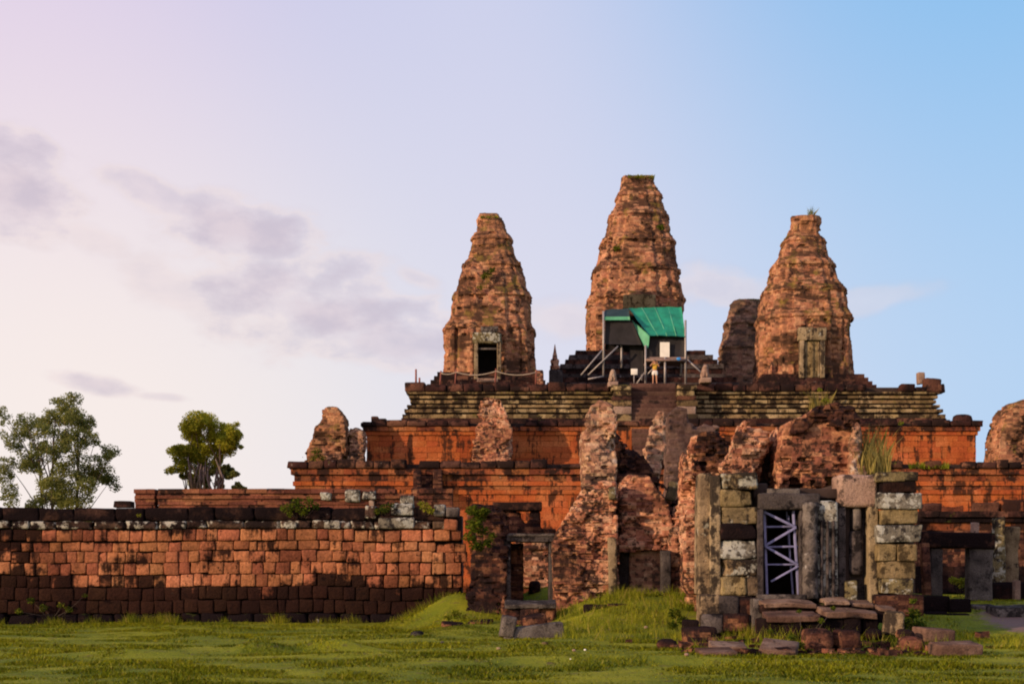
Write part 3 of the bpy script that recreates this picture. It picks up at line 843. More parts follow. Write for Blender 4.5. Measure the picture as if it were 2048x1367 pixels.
door_frame(tl, ((956, 994, 686, 758), (8, 22)), 96.7, True, 'sand_buff', 'sand_lichen')
boxes('doorway_shade_panel', [((dl[0] + dl[1]) / 2, 99.0, (dl[4] + dl[5]) / 2)], [(dl[1] - dl[0] + .3, .1, dl[5] - dl[4] + .3)], M['dark_in'], tl, kind=None)  # black panel painted as the shade deep in the doorway
pstone('pediment', (962, 996, 652, 664), 96.8, .5, M['sand_grey'], tl, 39, chip=.6)
door_frame(tr, ((1609, 1641, 680, 755), (9, 26)), 96.75, False, 'sand_buff', 'sand_buff')
pstone('lintel', (1245, 1311, 588, 617), 108.2, .6, M['sand_yellow'], tc, 41, chip=.3)
# stepped base of the central tower
cb = empty('stepped_platform', (cxc, cyc, z3), 'dark stepped sandstone base carrying the tallest central tower', 'base')
def square_course(cx, cy, hw, za, zb, mk, par, seed):
    L = []; rr = random.Random(seed)
    for s in range(4):
        p = -hw
        while p < hw - .1:
            l = min(rr.uniform(.6, 1.2), hw - p); c = p + l / 2; e = hw - .45
            L.append((cx + (c if s < 2 else (e if s == 2 else -e)), cy + ((-e if s == 0 else e) if s < 2 else c), (za + zb) / 2, (l - .012) if s < 2 else .9, .9 if s < 2 else (l - .012), zb - za - .01))
            p += l
    A = np.array(L); boxes('moulding_course', A[:, :3], A[:, 3:], M[mk], par, .05, seed)
zc0 = z3 - .1
for i, (hw, h, mk) in enumerate(((7.4, .5, 'tier_cap'), (7.2, .35, 'sand_dark'), (7.0, .35, 'tier_cap'), (7.1, .4, 'sand_dark'), (6.9, .4, 'tier_cap'),
                                 (6.2, .35, 'sand_dark'), (6.0, .4, 'tier_cap'), (6.1, .35, 'sand_dark'), (5.7, .4, 'tier_cap'), (5.4, .4, 'sand_dark'), (4.9, .4, 'tier_cap'))):
    square_course(cxc + .1, cyc - .2, hw, zc0, zc0 + h, mk, cb, 70 + i); zc0 += h
boxes('core', [(cxc, cyc, (z3 + zc0) / 2 - .3)], [(9.6, 9.6, zc0 - z3 - .3)], M['core'], cb, kind=None)

# ------------------------------------------------------------------ small brick shrines on the lower terrace
def shrine(name, label, poly, Yd, th, seed, mat='tower', cell=(.10, .10, .07), **kw):
    c = X(sum(p[0] for p in poly) / len(poly), Yd)
    t = empty(name, (c, Yd + th / 2, z1), label, 'shrine', 'ruined brick shrines along the lower terrace')
    ruin('masonry', poly, Yd, Yd, Yd + th, cell, M[mat], t, seed, erode=.42, esc=1.0, **kw)
    return t


zl1 = 945
shrine('brick_shrine', 'leaning tapered brick shrine standing at the terrace corner nearest the trees', [(600, zl1), (605, 905), (622, 862), (640, 818), (655, 810), (672, 812), (686, 830), (692, 870), (692, zl1)], 90.6, 2.6, 31)
shrine('brick_shrine', 'short broken brick stump beside the leaning corner shrine', [(694, zl1), (692, 900), (696, 858), (712, 852), (728, 860), (730, zl1)], 91.0, 1.5, 32, 'brick_pale')
shrine('brick_shrine', 'narrow eroded brick shrine remnant in front of the orange middle terrace', [(942, zl1), (944, 880), (952, 850), (958, 800), (975, 792), (1000, 796), (1014, 830), (1024, 860), (1026, zl1)], 90.5, 1.7, 33, 'brick')
shrine('brick_shrine', 'rounded brick shrine cut off by the far edge of the view', [(1997, zl1), (2000, 880), (2012, 830), (2028, 805), (2050, 796), (2078, 805), (2096, 850), (2104, zl1)], 90.6, 3.0, 34)

# loose stones and ornaments along the terrace edges
def loose(name, label, r, Yd, dep, mk, seed, group=None, rot=(0, 0, 0), cat='stone', **kw):
    o = pstone(name, r, Yd, dep, M[mk], None, seed, rot, **kw)
    tag(o, label, cat, group)
    return o


loose('finial_stone', 'reddish finial stone standing on the upper terrace corner', (1836, 1850, 744, 768), 95.6, .5, 'sand_pink', 101, chip=.4)
loose('corner_block', 'dark broken block leaning out of the upper terrace corner', (1852, 1882, 755, 784), 94.55, 1.0, 'tier_cap', 102, rot=(0, R(6), R(8)), chip=.5)
loose('corner_block', 'blackened block hanging at the end of the upper terrace edge', (1868, 1890, 768, 786), 94.9, .8, 'tier_cap', 103, rot=(0, R(-8), 0), chip=.6)
loose('crest_stone', 'rounded dark crest stone on the end of the middle terrace', (1908, 1950, 827, 852), 92.9, .8, 'tier_cap', 104, rnd=.3, chip=.4)
loose('crest_stone', 'pinkish lump of masonry beside the tower with the open doorway', (1070, 1087, 740, 770), 96.4, .6, 'brick', 105, chip=.6)
loose('crest_stone', 'small dark stub on the middle terrace cornice near the leaning shrine', (742, 756, 832, 846), 92.9, .6, 'tier_cap', 106, chip=.4)

# pointed stone finial at the corner of the central base
sp = empty('stone_spire', (X(1110, 103.5), 103.8, z3), 'small pointed stone spire between the open-door tower and the central tower', 'spire')
lathe('spire_body', [(.36, 0), (.36, .35), (.28, .4), (.34, .7), (.30, .8), (.20, .86), (.17, 1.1), (.11, 1.35), (.05, 1.75), (.01, 1.95)], M['brick'], sp, (X(1110, 103.5), 103.8, Z(741, 103.8)), 9)
stone('spire_base', (X(1112, 103.5), 103.8, (z3 + Z(741, 103.8)) / 2), (1.0, 1.0, Z(741, 103.8) - z3 + .05), M['sand_dark'], sp, 110, chip=.4)


# guardian lions on the stair cheeks
def lion(label, x, y, z, h, seed, mat):
    me = bpy.data.meshes.new('body'); s = h
    pts = [(0, .25, .28), (0, .05, .42), (0, -.08, .62), (0, -.14, .82), (0, -.30, .80),      # haunch, back, chest, head, muzzle
           (.10, -.14, .36), (.11, -.18, .04), (-.10, -.14, .36), (-.11, -.18, .04),           # fore legs
           (.2, .2, .16), (.2, 0.0, .06), (-.2, .2, .16), (-.2, 0.0, .06)]                     # hind legs
    rad = [.25, .24, .24, .20, .12, .13, .11, .13, .11, .15, .11, .15, .11]
    ed = [(0, 1), (1, 2), (2, 3), (3, 4), (2, 5), (5, 6), (2, 7), (7, 8), (0, 9), (9, 10), (0, 11), (11, 12)]
    me.from_pydata([(a * s, b * s, c * s) for a, b, c in pts], ed, []); me.update()
    t = empty('lion_statue', (x, y, z), label, 'statue', 'worn guardian lions beside the stairway')
    o = link('body', me, M[mat], t); o.location = (x, y, z + .28)
    sk = o.modifiers.new('skin', 'SKIN'); sk.use_smooth_shade = True
    for i, v in enumerate(me.skin_vertices[0].data):
        v.radius = (rad[i] * s, rad[i] * s); v.use_root = (i == 0)
    o.modifiers.new('sub', 'SUBSURF').levels = 1; o.modifiers['sub'].render_levels = 1
    stone('pedestal', (x, y, z + .11), (.75 * s, 1.0 * s, .34), M['sand_pink'], t, seed, res=3)


lion('worn pale stone lion at the top of the stairs below the black net', X(1226, 93.8), 94.0, z3 - .28, .9, 111, 'sand_pink')
lion('worn pale stone lion beyond the steps next to the dark gap', X(1411, 93.8), 94.0, z3 - .02, .95, 112, 'sand_pink')

# rope barrier and marker posts on the upper terrace
rb = empty('rope_barrier', (X(950, 96), 96.0, z3), 'slack rope on short rusty posts before the open-door tower', 'barrier')
M['rust'] = plain_mat('rusty_red_paint', (.22, .07, .05), .7, .3, 6)
M['rope'] = plain_mat('pale_rope', (.38, .30, .22), .9, .2, 9)
pp = [(882, 746), (912, 744), (992, 742), (1073, 744)]
for px, py in pp:
    tube('post', [(X(px - 2, 96), 96, z3 - .05), (X(px, 96), 96, Z(py - 5, 96))], [.06, .05], M['rust'], rb, 6)
rp = []
for (a, b), (c, d) in zip(pp[:-1], pp[1:]):
    for i in range(6):
        t_ = i / 6; rp.append((X(a + (c - a) * t_, 96), 96 - .02, Z(b + (d - b) * t_ + 7 * 4 * t_ * (1 - t_) * (.5 if c - a < 40 else 1), 96)))
rp.append((X(1073, 96), 95.98, Z(744, 96)))
tube('rope', rp, [.035] * len(rp), M['rope'], rb, 6)
for px, py, lb in ((832, 738, 'taller thin red marker post at the end of the upper terrace'), (839, 755, 'short thin red marker stub beside the taller red post')):
    o = tube('marker_post', [(X(px, 95.3), 95.3, z3 - .06), (X(px, 95.3), 95.3, Z((py + 770) / 2, 95.3)), (X(px, 95.3), 95.3, Z(py, 95.3))], [.07, .065, .06], M['rust'], None, 8)
    tag(o, lb, 'post', 'red marker posts on the terrace')

# ------------------------------------------------------------------ shelter with the green roof, and the visitor
YH = 97.0
hut = empty('scaffold_shelter', (X(1290, YH), YH + 1, z3), 'raised scaffold shelter with green sheet roof and black netting', 'shelter')
M['steel'] = plain_mat('galvanised_tube', (.30, .27, .26), .5, .2, 8, metal=.3)
M['net_black'] = plain_mat('black_shade_net', (.022, .019, .021), .85, .35, 1.2)
M['net_teal'] = plain_mat('dark_teal_net', (.012, .030, .030), .8, .3, 1.5)
M['tarp'] = plain_mat('green_roof_sheet', (.012, .20, .115), .7, .3, 1.4, bump=.5)
M['tarp_pale'] = plain_mat('faded_green_sheet', (.085, .32, .185), .6, .25, 1.0, bump=.3)
M['white'] = plain_mat('white_board', (.72, .69, .62), .6, .08, 2)
M['wood'] = plain_mat('grey_pink_timber', (.20, .135, .115), .8, .25, 6)
M['blue'] = plain_mat('blue_plastic', (.03, .22, .55), .5, .1, 4)


def bar(name, a, b, r, mat, par, seg=6):
    return tube(name, [a, ((a[0] + b[0]) / 2, (a[1] + b[1]) / 2, (a[2] + b[2]) / 2), b], [r] * 3, mat, par, seg)


for px, ya, yb, Yp in ((1207, 622, 752, 96.6), (1243, 688, 735, 97.2), (1291, 690, 770, 96.4), (1330, 714, 770, 96.4), (1371, 640, 768, 96.5), (1362, 700, 750, 98.6), (1284, 640, 760, 99.0)):
    bar('pole', (X(px, Yp), Yp, Z(yb, Yp)), (X(px, Yp), Yp, Z(ya, Yp)), .075, M['steel'], hut)
for a, b in (((1204, 700), (1162, 750)), ((1236, 692), (1176, 750)), ((1291, 742), (1272, 769)), ((1326, 718), (1291, 752)), ((1374, 718), (1408, 750)), ((1207, 752), (1176, 758))):
    bar('brace', (X(a[0], 96.5), 96.55, Z(a[1], 96.5)), (X(b[0], 96.5), 96.45, Z(b[1], 96.5)), .055, M['steel'], hut)
bar('platform_rail', (X(1292, 96.3), 96.3, Z(720, 96.3)), (X(1372, 96.3), 96.3, Z(720, 96.3)), .09, M['wood'], hut)
boxes('platform', [(X(1332, 98), 98.2, Z(722, 98))], [(2.75, 3.4, .12)], M['wood'], hut, kind=None)


def sheet(name, grid, mat, par, amp=.05, th=.02, seed=1, n=10):
    """cloth between four corner points (a, b, c, d in turn) with folds and real thickness"""
    a, b, c, d = [np.array(p, float) for p in grid]
    u, v = np.meshgrid(np.linspace(0, 1, n), np.linspace(0, 1, n), indexing='ij')
    Pq = (a * (1 - u[..., None]) + b * u[..., None]) * (1 - v[..., None]) + (d * (1 - u[..., None]) + c * u[..., None]) * v[..., None]
    nrm = np.cross(b - a, d - a); nrm /= np.linalg.norm(nrm)
    k = (fbm(Pq[..., 0] * 1.6, Pq[..., 1], Pq[..., 2] * .7, 1.3, 3, seed) - .5) * 2 * amp
    Pq = Pq + nrm * k[..., None]
    V = np.concatenate([Pq.reshape(-1, 3), (Pq + nrm * th).reshape(-1, 3)])
    fl = []; m = n * n
    for i in range(n - 1):
        for j in range(n - 1):
            q = i * n + j
            fl += [q, q + n, q + n + 1, q + 1, m + q, m + q + 1, m + q + n + 1, m + q + n]
    edge = [i * n for i in range(n)] + [(n - 1) * n + j for j in range(1, n)] + [i * n + n - 1 for i in range(n - 2, -1, -1)] + list(range(n - 2, 0, -1))
    for p, q in zip(edge, edge[1:] + edge[:1]):
        fl += [p, q, m + q, m + p]
    return link(name, mesh_np(name, V, fl, np.arange(len(fl) // 4) * 4, True), mat, par)


def W(px, py, Y): return (X(px, Y), Y, Z(py, Y))
# left black box of netting, sagging towards the stairs
sheet('netting', (W(1211, 636, 96.8), W(1262, 636, 96.8), W(1284, 690, 96.8), W(1210, 688, 96.8)), M['net_black'], hut, .07, seed=3)
sheet('netting', (W(1211, 636, 96.8), W(1211, 632, 100.0), W(1210, 684, 100.0), W(1210, 688, 96.8)), M['net_black'], hut, .05, seed=4)
sheet('netting', (W(1210, 632, 100.0), W(1366, 630, 100.0), W(1366, 712, 100.0), W(1210, 700, 100.0)), M['net_black'], hut, .04, seed=5)
sheet('netting', (W(1258, 676, 97.4), W(1286, 676, 97.4), W(1286, 748, 97.4), W(1260, 748, 97.4)), M['net_black'], hut, .04, seed=14)  # plain black sheet filling the dark upright column below the box
sheet('floor_net', (W(1210, 688, 96.8), W(1284, 690, 96.8), W(1284, 684, 100.0), W(1210, 684, 100.0)), M['net_black'], hut, .03, seed=15)
# right black box
sheet('netting', (W(1297, 668, 96.8), W(1369, 668, 96.8), W(1370, 719, 96.8), W(1294, 719, 96.8)), M['net_black'], hut, .06, seed=6)
sheet('netting', (W(1369, 660, 96.8), W(1366, 655, 100.0), W(1366, 712, 100.0), W(1370, 719, 96.8)), M['net_black'], hut, .05, seed=7)
sheet('netting', (W(1297, 668, 96.8), W(1297, 655, 100.0), W(1297, 712, 100.0), W(1294, 719, 96.8)), M['net_black'], hut, .05, seed=8)
# roofs
sheet('roof_sheet', (W(1208, 637, 96.6), W(1259, 636, 96.6), W(1258, 617, 99.8), W(1210, 619, 99.8)), M['net_teal'], hut, .05, seed=9)
sheet('roof_hem', (W(1208, 640, 96.55), W(1260, 640, 96.55), W(1259, 633, 96.58), W(1208, 633, 96.58)), M['tarp_pale'], hut, .03, seed=10)
rf = sheet('roof_sheet', (W(1297, 671, 96.4), W(1371, 673, 96.4), W(1363, 614, 99.8), W(1257, 616, 99.8)), M['tarp'], hut, .10, seed=11, n=16)
sheet('drape', (W(1264, 640, 97.3), W(1299, 671, 96.38), W(1297, 694, 96.5), W(1291, 698, 96.5)), M['tarp_pale'], hut, .07, seed=12)
for t_ in (.25, .5, .75):
    bar('roof_batten', W(1297 + 74 * t_ , 671.5, 96.35), W(1257 + 106 * t_, 615, 99.75), .035, M['tarp_pale'], rf)
c_, s_ = rect(1320, 1339, 684, 719, 96.55, .05); boxes('white_panel', [c_], [s_], M['white'], hut, kind=None)
o = pstone('bucket', (1353, 1362, 714, 721), 96.2, .28, M['blue'], None, 6, res=2, rnd=.08); tag(o, 'small blue plastic object on the shelter platform rail', 'bucket')
o = pstone('notice_board', (1262, 1275, 737, 749), 95.7, .06, M['white'], None, 7, res=2, rnd=.01, amp=.004); tag(o, 'small white notice board standing at the stair top', 'sign')
bar('stand', (X(1268, 95.74), 95.74, z3 - .05), (X(1268, 95.74), 95.74, Z(742, 95.74)), .03, M['steel'], o)


def person(label, x, y, z):
    M['skin'] = plain_mat('skin', (.42, .21, .13), .6, .05, 4)
    M['cloth_y'] = plain_mat('yellow_ochre_shirt', (.50, .30, .04), .8, .15, 8)
    M['cloth_w'] = plain_mat('white_shorts', (.70, .66, .62), .8, .08, 8)
    M['hair'] = plain_mat('dark_hair', (.03, .018, .012), .7, .2, 10)
    t = empty('person', (x, y, z), 'visitor in yellow top and white shorts with arms raised at the stair top', 'person')
    def skin(name, pts, ed, rad, mat, par, root=0):
        me = bpy.data.meshes.new(name); me.from_pydata(pts, ed, []); me.update()
        o = link(name, me, mat, par); o.location = (x, y, z)
        o.modifiers.new('skin', 'SKIN').use_smooth_shade = True
        for i, v in enumerate(me.skin_vertices[0].data):
            v.radius = rad[i] if isinstance(rad[i], tuple) else (rad[i], rad[i]); v.use_root = (i == root)
        mm = o.modifiers.new('sub', 'SUBSURF'); mm.levels = 1; mm.render_levels = 2
        return o
    pts = [(0, 0, .86), (0, -.01, 1.05), (0, 0, 1.26), (0, 0, 1.38), (0, -.02, 1.47), (0, -.03, 1.56),
           (.16, 0, 1.30), (.30, -.10, 1.16), (.14, -.27, 1.38), (.07, -.30, 1.47), (-.16, 0, 1.30), (-.31, -.10, 1.18), (-.14, -.27, 1.40), (-.07, -.30, 1.48),
           (.10, 0, .80), (.11, -.02, .46), (.12, .01, .09), (.13, -.13, .04), (-.10, 0, .80), (-.11, -.01, .46), (-.12, .02, .09), (-.14, -.12, .04),
           (.05, -.31, 1.53), (-.05, -.31, 1.54)]
    ed = [(0, 1), (1, 2), (2, 3), (3, 4), (4, 5), (2, 6), (6, 7), (7, 8), (8, 9), (9, 22), (2, 10), (10, 11), (11, 12), (12, 13), (13, 23), (0, 14), (14, 15), (15, 16), (16, 17), (0, 18), (18, 19), (19, 20), (20, 21)]
    rad = [(.15, .11), (.12, .09), (.15, .10), .055, .09, .085, .06, .045, .035, .035, .06, .045, .035, .035, .085, .06, .04, .035, .085, .06, .04, .035, .022, .022]
    b = skin('body', pts, ed, rad, M['skin'], t)
    skin('shirt', [(0, 0, .90), (0, -.01, 1.05), (0, 0, 1.28), (.17, 0, 1.28), (.24, -.05, 1.22), (-.17, 0, 1.28), (-.25, -.05, 1.23)], [(0, 1), (1, 2), (2, 3), (3, 4), (2, 5), (5, 6)],
         [(.175, .125), (.15, .11), (.17, .12), .085, .07, .085, .07], M['cloth_y'], b)
    skin('shorts', [(0, 0, .93), (0, 0, .84), (.10, 0, .72), (.115, -.01, .54), (-.10, 0, .72), (-.115, -.01, .54)], [(0, 1), (1, 2), (2, 3), (1, 4), (4, 5)],
         [(.17, .125), (.18, .135), .12, .105, .12, .105], M['cloth_w'], b)
    skin('hair', [(0, .0, 1.50), (0, .005, 1.60), (0, .03, 1.40)], [(0, 1), (0, 2)], [.088, .085, .05], M['hair'], b)
    p = stone('phone', (x, y - .34, z + 1.51), (.15, .02, .08), M['net_black'], None, 8, res=1, rnd=.008, amp=0)
    tag(p, 'dark phone held up in front of the face of the visitor', 'phone')


person('visitor', X(1309, 95.0), 94.75, z3 - .02)

# ------------------------------------------------------------------ the near laterite wall, block by block
YW = 47.5
def zw(py): return Z(py, YW)
wall = empty('laterite_wall', (X(450, YW), YW, 0), 'long enclosure wall of squared orange laterite blocks with black coping', 'wall')
xr_end = X(938, YW)
boxes('core', [((xr_end - 34) / 2, YW + .75, 1.75)], [(xr_end + 34 - .5, 1.0, 3.7)], M['core'], wall, kind=None)
bvar = []
for k_ in range(9):
    me = rock_mesh('block', (1, 1, 1), 200 + k_, 4, .07, .075, 1.7, .35); me.materials.append(M['laterite']); bvar.append(me)
cvar = []
for k_ in range(6):
    me = rock_mesh('coping_stone', (1, 1, 1), 230 + k_, 5, .05, .05, 2.2, .4); me.materials.append(M['coping']); cvar.append(me)
svar = []
for k_ in range(6):
    me = rock_mesh('string_stone', (1, 1, 1), 250 + k_, 4, .10, .07, 2.2, .5); me.materials.append(M['string']); svar.append(me)
dvar = []
for k_ in range(6):
    me = rock_mesh('base_stone', (1, 1, 1), 270 + k_, 4, .10, .06, 1.8, .5); me.materials.append(M['base']); dvar.append(me)


def inst(name, me, par, loc, sc, rot=(0, 0, 0)):
    o = bpy.data.objects.new(name, me); COL.objects.link(o); o.parent = par; o.matrix_parent_inverse = world_inv(par)
    o.location = loc; o.scale = sc; o.rotation_euler = rot
    return o


rw = random.Random(77)
wr_rows = [(1058, 1081, .06), (1082.5, 1101, 0), (1101, 1123.5, 0), (1123.5, 1148, 0), (1148, 1173, 0), (1173, 1199, .03), (1199, 1226, .05)]
restC, restS = [], []
def wave(x): return .035 * math.sin(x * .55) + .02 * math.sin(x * 1.7 + 1)
cnt = 0
for ri, (ya, yb, pr) in enumerate(wr_rows):
    zt, zb = zw(ya), zw(yb)
    p = xr_end - rw.random() * .3
    while p > -33:
        l = rw.uniform(.34, .54) if rw.random() < .80 else rw.choice((.24, .62, .74))
        cx = p - l / 2; loosef = max(0, (cx + 5.5) / 4)             # the courses loosen towards the broken gate end
        w_ = wave(cx) if 0 < ri < 6 else wave(cx) * .6
        o_y = rw.uniform(-.025, .03) + rw.gauss(0, .02) * loosef
        h = zt - zb
        loc = (cx, YW - pr + .2 + o_y, (zt + zb) / 2 + w_ + rw.gauss(0, .012) * (1 + loosef))
        jn = .972 - .03 * min(1, loosef); scl = (l * jn, .42, h * jn * rw.uniform(.97, 1.02))
        if cx > X(-16, YW) and cnt < 300:
            inst('block', rw.choice(bvar), wall, loc, scl, (rw.gauss(0, .015), rw.gauss(0, .012 + .03 * loosef), rw.gauss(0, .02)))
            cnt += 1
        else:
            restC.append(loc); restS.append(scl)
        p -= l
boxes('far_blocks', restC, restS, M['laterite'], wall, .06, 5)


def wall_row(name, var, ya, yb, pr, l0, l1, x_hi, dep=.9, gap=.0, vary=.0):
    p = x_hi
    while p > X(-60, YW):
        l = rw.uniform(l0, l1); cx = p - l / 2
        h = (zw(ya) - zw(yb)) * (1 - rw.random() * vary)
        if rw.random() > gap:
            inst(name, rw.choice(var), wall, (cx, YW - pr + dep / 2 + rw.uniform(-.03, .03), zw(yb) + h / 2 + wave(cx) * .5), (l * .985, dep, h * 1.01),
                 (rw.gauss(0, .012), rw.gauss(0, .012), rw.gauss(0, .012)))
        p -= l


wall_row('string_stone', svar, 1041, 1057, .10, .6, 1.3, X(905, YW))
wall_row('coping_stone', cvar, 1013, 1040, .04, .8, 1.7, X(890, YW), vary=.10)
wall_row('base_stone', dvar, 1226, 1262, .16, .5, 1.1, X(840, YW), dep=.8)
# pale lichened coping blocks and the displaced white block with a dark gap beside it
for i, (r_, mk) in enumerate((((566, 592, 1043, 1056), 'sand_white'), ((648, 680, 1041, 1056), 'sand_white'), ((757, 828, 1034, 1056), 'sand_white'), ((782, 826, 1006, 1030), 'sand_white'),
                              ((868, 890, 1008, 1032), 'sand_white'), ((892, 918, 1014, 1034), 'sand_grey'), ((888, 915, 1038, 1060), 'laterite'), ((730, 752, 1010, 1036), 'string'))):
    pstone('coping_stone', r_, YW - .16, .8, M[mk], wall, 290 + i, rot=(0, R(rw.uniform(-3, 3)), 0), chip=.4)

# brick ruin of the long hall behind the wall
hall = empty('long_hall', (X(580, 78), 78.6, 0), 'low ruined brick hall whose broken top shows above the black coping', 'hall')
rh_ = random.Random(31); Lh = []
for ci, (ya, yb, pr) in enumerate(((977, 986, .10), (986, 991, -.04), (991, 997, .12), (997, 1003, .0), (1003, 1009, .10), (1009, 1016, .02), (1016, 1030, .1), (1030, 1060, .1))):
    for xa_, xb_ in ((270, 310), (316, 905)):
        p = X(xa_ + rh_.uniform(-2, 2), 78)
        while p < X(xb_, 78) - .1:
            l = min(rh_.uniform(.6, 1.6), X(xb_, 78) - p)
            drop = ci == 0 and (rh_.random() < .12)
            if not drop:
                Lh.append((p + l / 2, 78 - pr + .5 + rh_.uniform(-.03, .03), (Z(ya, 78) + Z(yb, 78)) / 2 + rh_.uniform(-.01, .01), l - .015, 1.0, Z(ya, 78) - Z(yb, 78) - .008))
            p += l
Ah = np.array(Lh); boxes('block_course', Ah[:, :3], Ah[:, 3:], M['hall_brick'], hall, .05, 31)
for i, r_ in enumerate(((690, 720, 978, 1003), (724, 752, 980, 998), (800, 828, 990, 1012), (738, 748, 1000, 1016), (640, 662, 984, 1000))):
    pstone('lichened_stone', r_, 77.7, .6, M['sand_white' if i != 3 else 'sand_pink'], hall, 300 + i, chip=.6)
loose('corner_block', 'small dark blocks on the wall top just right of the spreading tree', (226, 262, 1001, 1014), 60, .6, 'tier_cap', 306, chip=.4)

# ------------------------------------------------------------------ the broken gate at the wall's end
gate = empty('brick_gate', (X(1000, 45), 45.2, .3), 'collapsed brick gateway with grey stone lintel at the end of the laterite wall', 'gate')
BC = (.065, .065, .045)
ruin('pier', [(918, 1262), (926, 1215), (940, 1160), (944, 1090), (934, 1030), (945, 1008), (985, 1008), (1005, 1020), (1016, 1045), (1018, 1085), (1012, 1160), (1014, 1262)], 44.6, 44.6, 46.6, BC, M['brick_dark'], gate, 42, erode=0.42)
ruin('pier', [(1000, 1262), (1004, 1200), (1008, 1190), (1012, 1262)], 44.2, 44.2, 45.2, BC, M['brick_dark'], gate, 43, erode=0.19)
ruin('wall_top', [(984, 1075), (984, 1016), (1040, 1022), (1046, 1045), (1058, 1045), (1060, 1020), (1080, 1020), (1082, 1058), (1112, 1054), (1114, 1075)], 46.5, 46.5, 47.4, BC, M['brick_dark'], gate, 44, erode=0.19)
pstone('crest_slab', (984, 1084, 1003, 1020), 46.3, .9, M['tier_cap'], gate, 310, chip=.3)
pstone('lintel', (1012, 1114, 1067, 1082), 44.7, 1.3, M['sand_dark'], gate, 311, rnd=.025, res=7, amp=.03, chip=.4)
pstone('lintel_face', (1018, 1110, 1066, 1072), 44.66, .3, M['sand_grey'], gate, 312, rnd=.02, res=7, amp=.02, chip=.4)
pstone('door_jamb', (1097, 1112, 1081, 1225), 44.8, .9, M['sand_dark'], gate, 313, res=8, amp=.04, chip=.4)
pstone('door_jamb', (1010, 1022, 1081, 1225), 44.8, .6, M['sand_dark'], gate, 314, res=8, amp=.04, chip=.4)
fn = lambda x, y, z: np.maximum(np.maximum(X(1018, 48) - x, x - X(1046, 48)), np.maximum(np.maximum(45.6 - y, y - 51), z - Z(1090, 48)))
brick_mass('passage_wall', fn, (X(1018, 48) - .2, X(1046, 48) + .2, 45.4, 51.2, .2, Z(1080, 48)), BC, M['brick_dark'], gate, 45, erode=0.15)
inner = empty('brick_wall_fragment', (X(1070, 55), 55.4, .6), 'broken inner brick wall seen through the low gateway', 'wall')
ruin('masonry', [(1030, 1180), (1030, 1070), (1068, 1062), (1105, 1072), (1112, 1180)], 55, 55, 56, (.12, .12, .08), M['brick'], inner, 46, erode=0.28)
loose('fallen_block', 'dark boulder lying in the grass inside the gateway', (1056, 1082, 1160, 1190), 49.2, .5, 'brick_dark', 316, rnd=.15, chip=.5)
gs_ = empty('gateway_step', (X(1058, 40.4), 40.9, .3), 'pale-topped grey stone slab on rough blocks forming the gateway step', 'step')
pstone('slab', (1008, 1112, 1203, 1213), 40.3, 1.2, M['sand_grey'], gs_, 317, rot=(R(5), R(-1), 0), chip=.4, res=7, rnd=.03, amp=.04)
for i, (a, b, c, d, dy) in enumerate(((1006, 1040, 1212, 1258, .15), (1040, 1080, 1213, 1258, .05), (1080, 1112, 1213, 1256, .2))):
    pstone('footing', (a, b, c, d), 40.3 + dy, .9, M['brick_dark'], gs_, 590 + i, rot=(0, R(2 * i - 2), R(4 - 3 * i)), chip=.6, res=6, amp=.06)
# fallen lintel lying in front: a grey trough-like stone with one raised end
fl_ = empty('fallen_lintel', (X(1062, 36), 36.3, 0), 'long grey fallen lintel with a raised end lying below the gateway step', 'stone')
pstone('beam', (1004, 1128, 1250, 1286), 36, .75, M['sand_grey'], fl_, 318, rot=(0, R(-7), R(4)), chip=.4, res=8, rnd=.04, amp=.035)
pstone('raised_end', (1001, 1030, 1232, 1276), 35.85, .9, M['sand_grey'], fl_, 319, rot=(0, R(8), R(4)), chip=.3)
loose('fallen_block', 'weathered brown block wedged behind the long fallen lintel', (1046, 1092, 1230, 1262), 38.2, .6, 'brick_dark', 320, rot=(0, R(-9), R(12)), chip=.7, res=6, amp=.06)
loose('fallen_block', 'mossy low ledge stone on the grass slope left of the gateway step', (884, 928, 1246, 1262), 40.2, .7, 'brick_dark', 321, rot=(R(6), R(5), R(9)), chip=.6, res=6, amp=.05)
loose('fallen_block', 'dark ledge stone against the foot of the gateway pier', (938, 984, 1240, 1258), 40.6, .7, 'brick_dark', 322, rot=(R(5), R(-4), R(-7)), chip=.6, res=6, amp=.05)
loose('fallen_block', 'flat dark stone alone in the lawn below the grassy slope', (820, 846, 1262, 1277), 36.5, .5, 'sand_dark', 323, rnd=.1)
loose('fallen_block', 'dark hunched stone in the lawn between lintel and sandstone steps', (1316, 1356, 1278, 1302), 30.6, .45, 'brick_dark', 324, rnd=.15, chip=.4)
for i, (px, py, w_, mk, lb) in enumerate(((997, 1296, 9, 'sand_buff', 'tan pebble in the lawn just before the raised lintel end'), (1090, 1289, 13, 'sand_yellow', 'ochre cobble in the lawn below the middle of the fallen lintel'),
                                          (1148, 1300, 7, 'sand_pink', 'tan pebble right of the fallen lintel'), (1170, 1300, 5, 'white', 'small white scrap lying in the lawn'),
                                          (1141, 1326, 3, 'white', 'tiny white scrap nearest the viewer in the lawn'), (885, 1286, 8, 'sand_dark', 'small dark stone in the middle of the lit lawn'),
                                          (1292, 1271, 8, 'sand_pink', 'pale pebble on the mound beside the hunched stone'), (1373, 1322, 9, 'sand_pink', 'pale pebble beside the flat slab pair'))):
    Yp = min(40, 1.6 * F / (py + w_ * .3 - HY)); zz_ = float(gheight(X(px, Yp), Yp))
    o = stone('pebble', (X(px, Yp), Yp, zz_ + .03), (w_ * Yp / F, .07, w_ * Yp / F * .7), M[mk], None, 330 + i, res=2, rnd=.05); tag(o, lb, 'pebble', 'pebbles and scraps in the lawn')

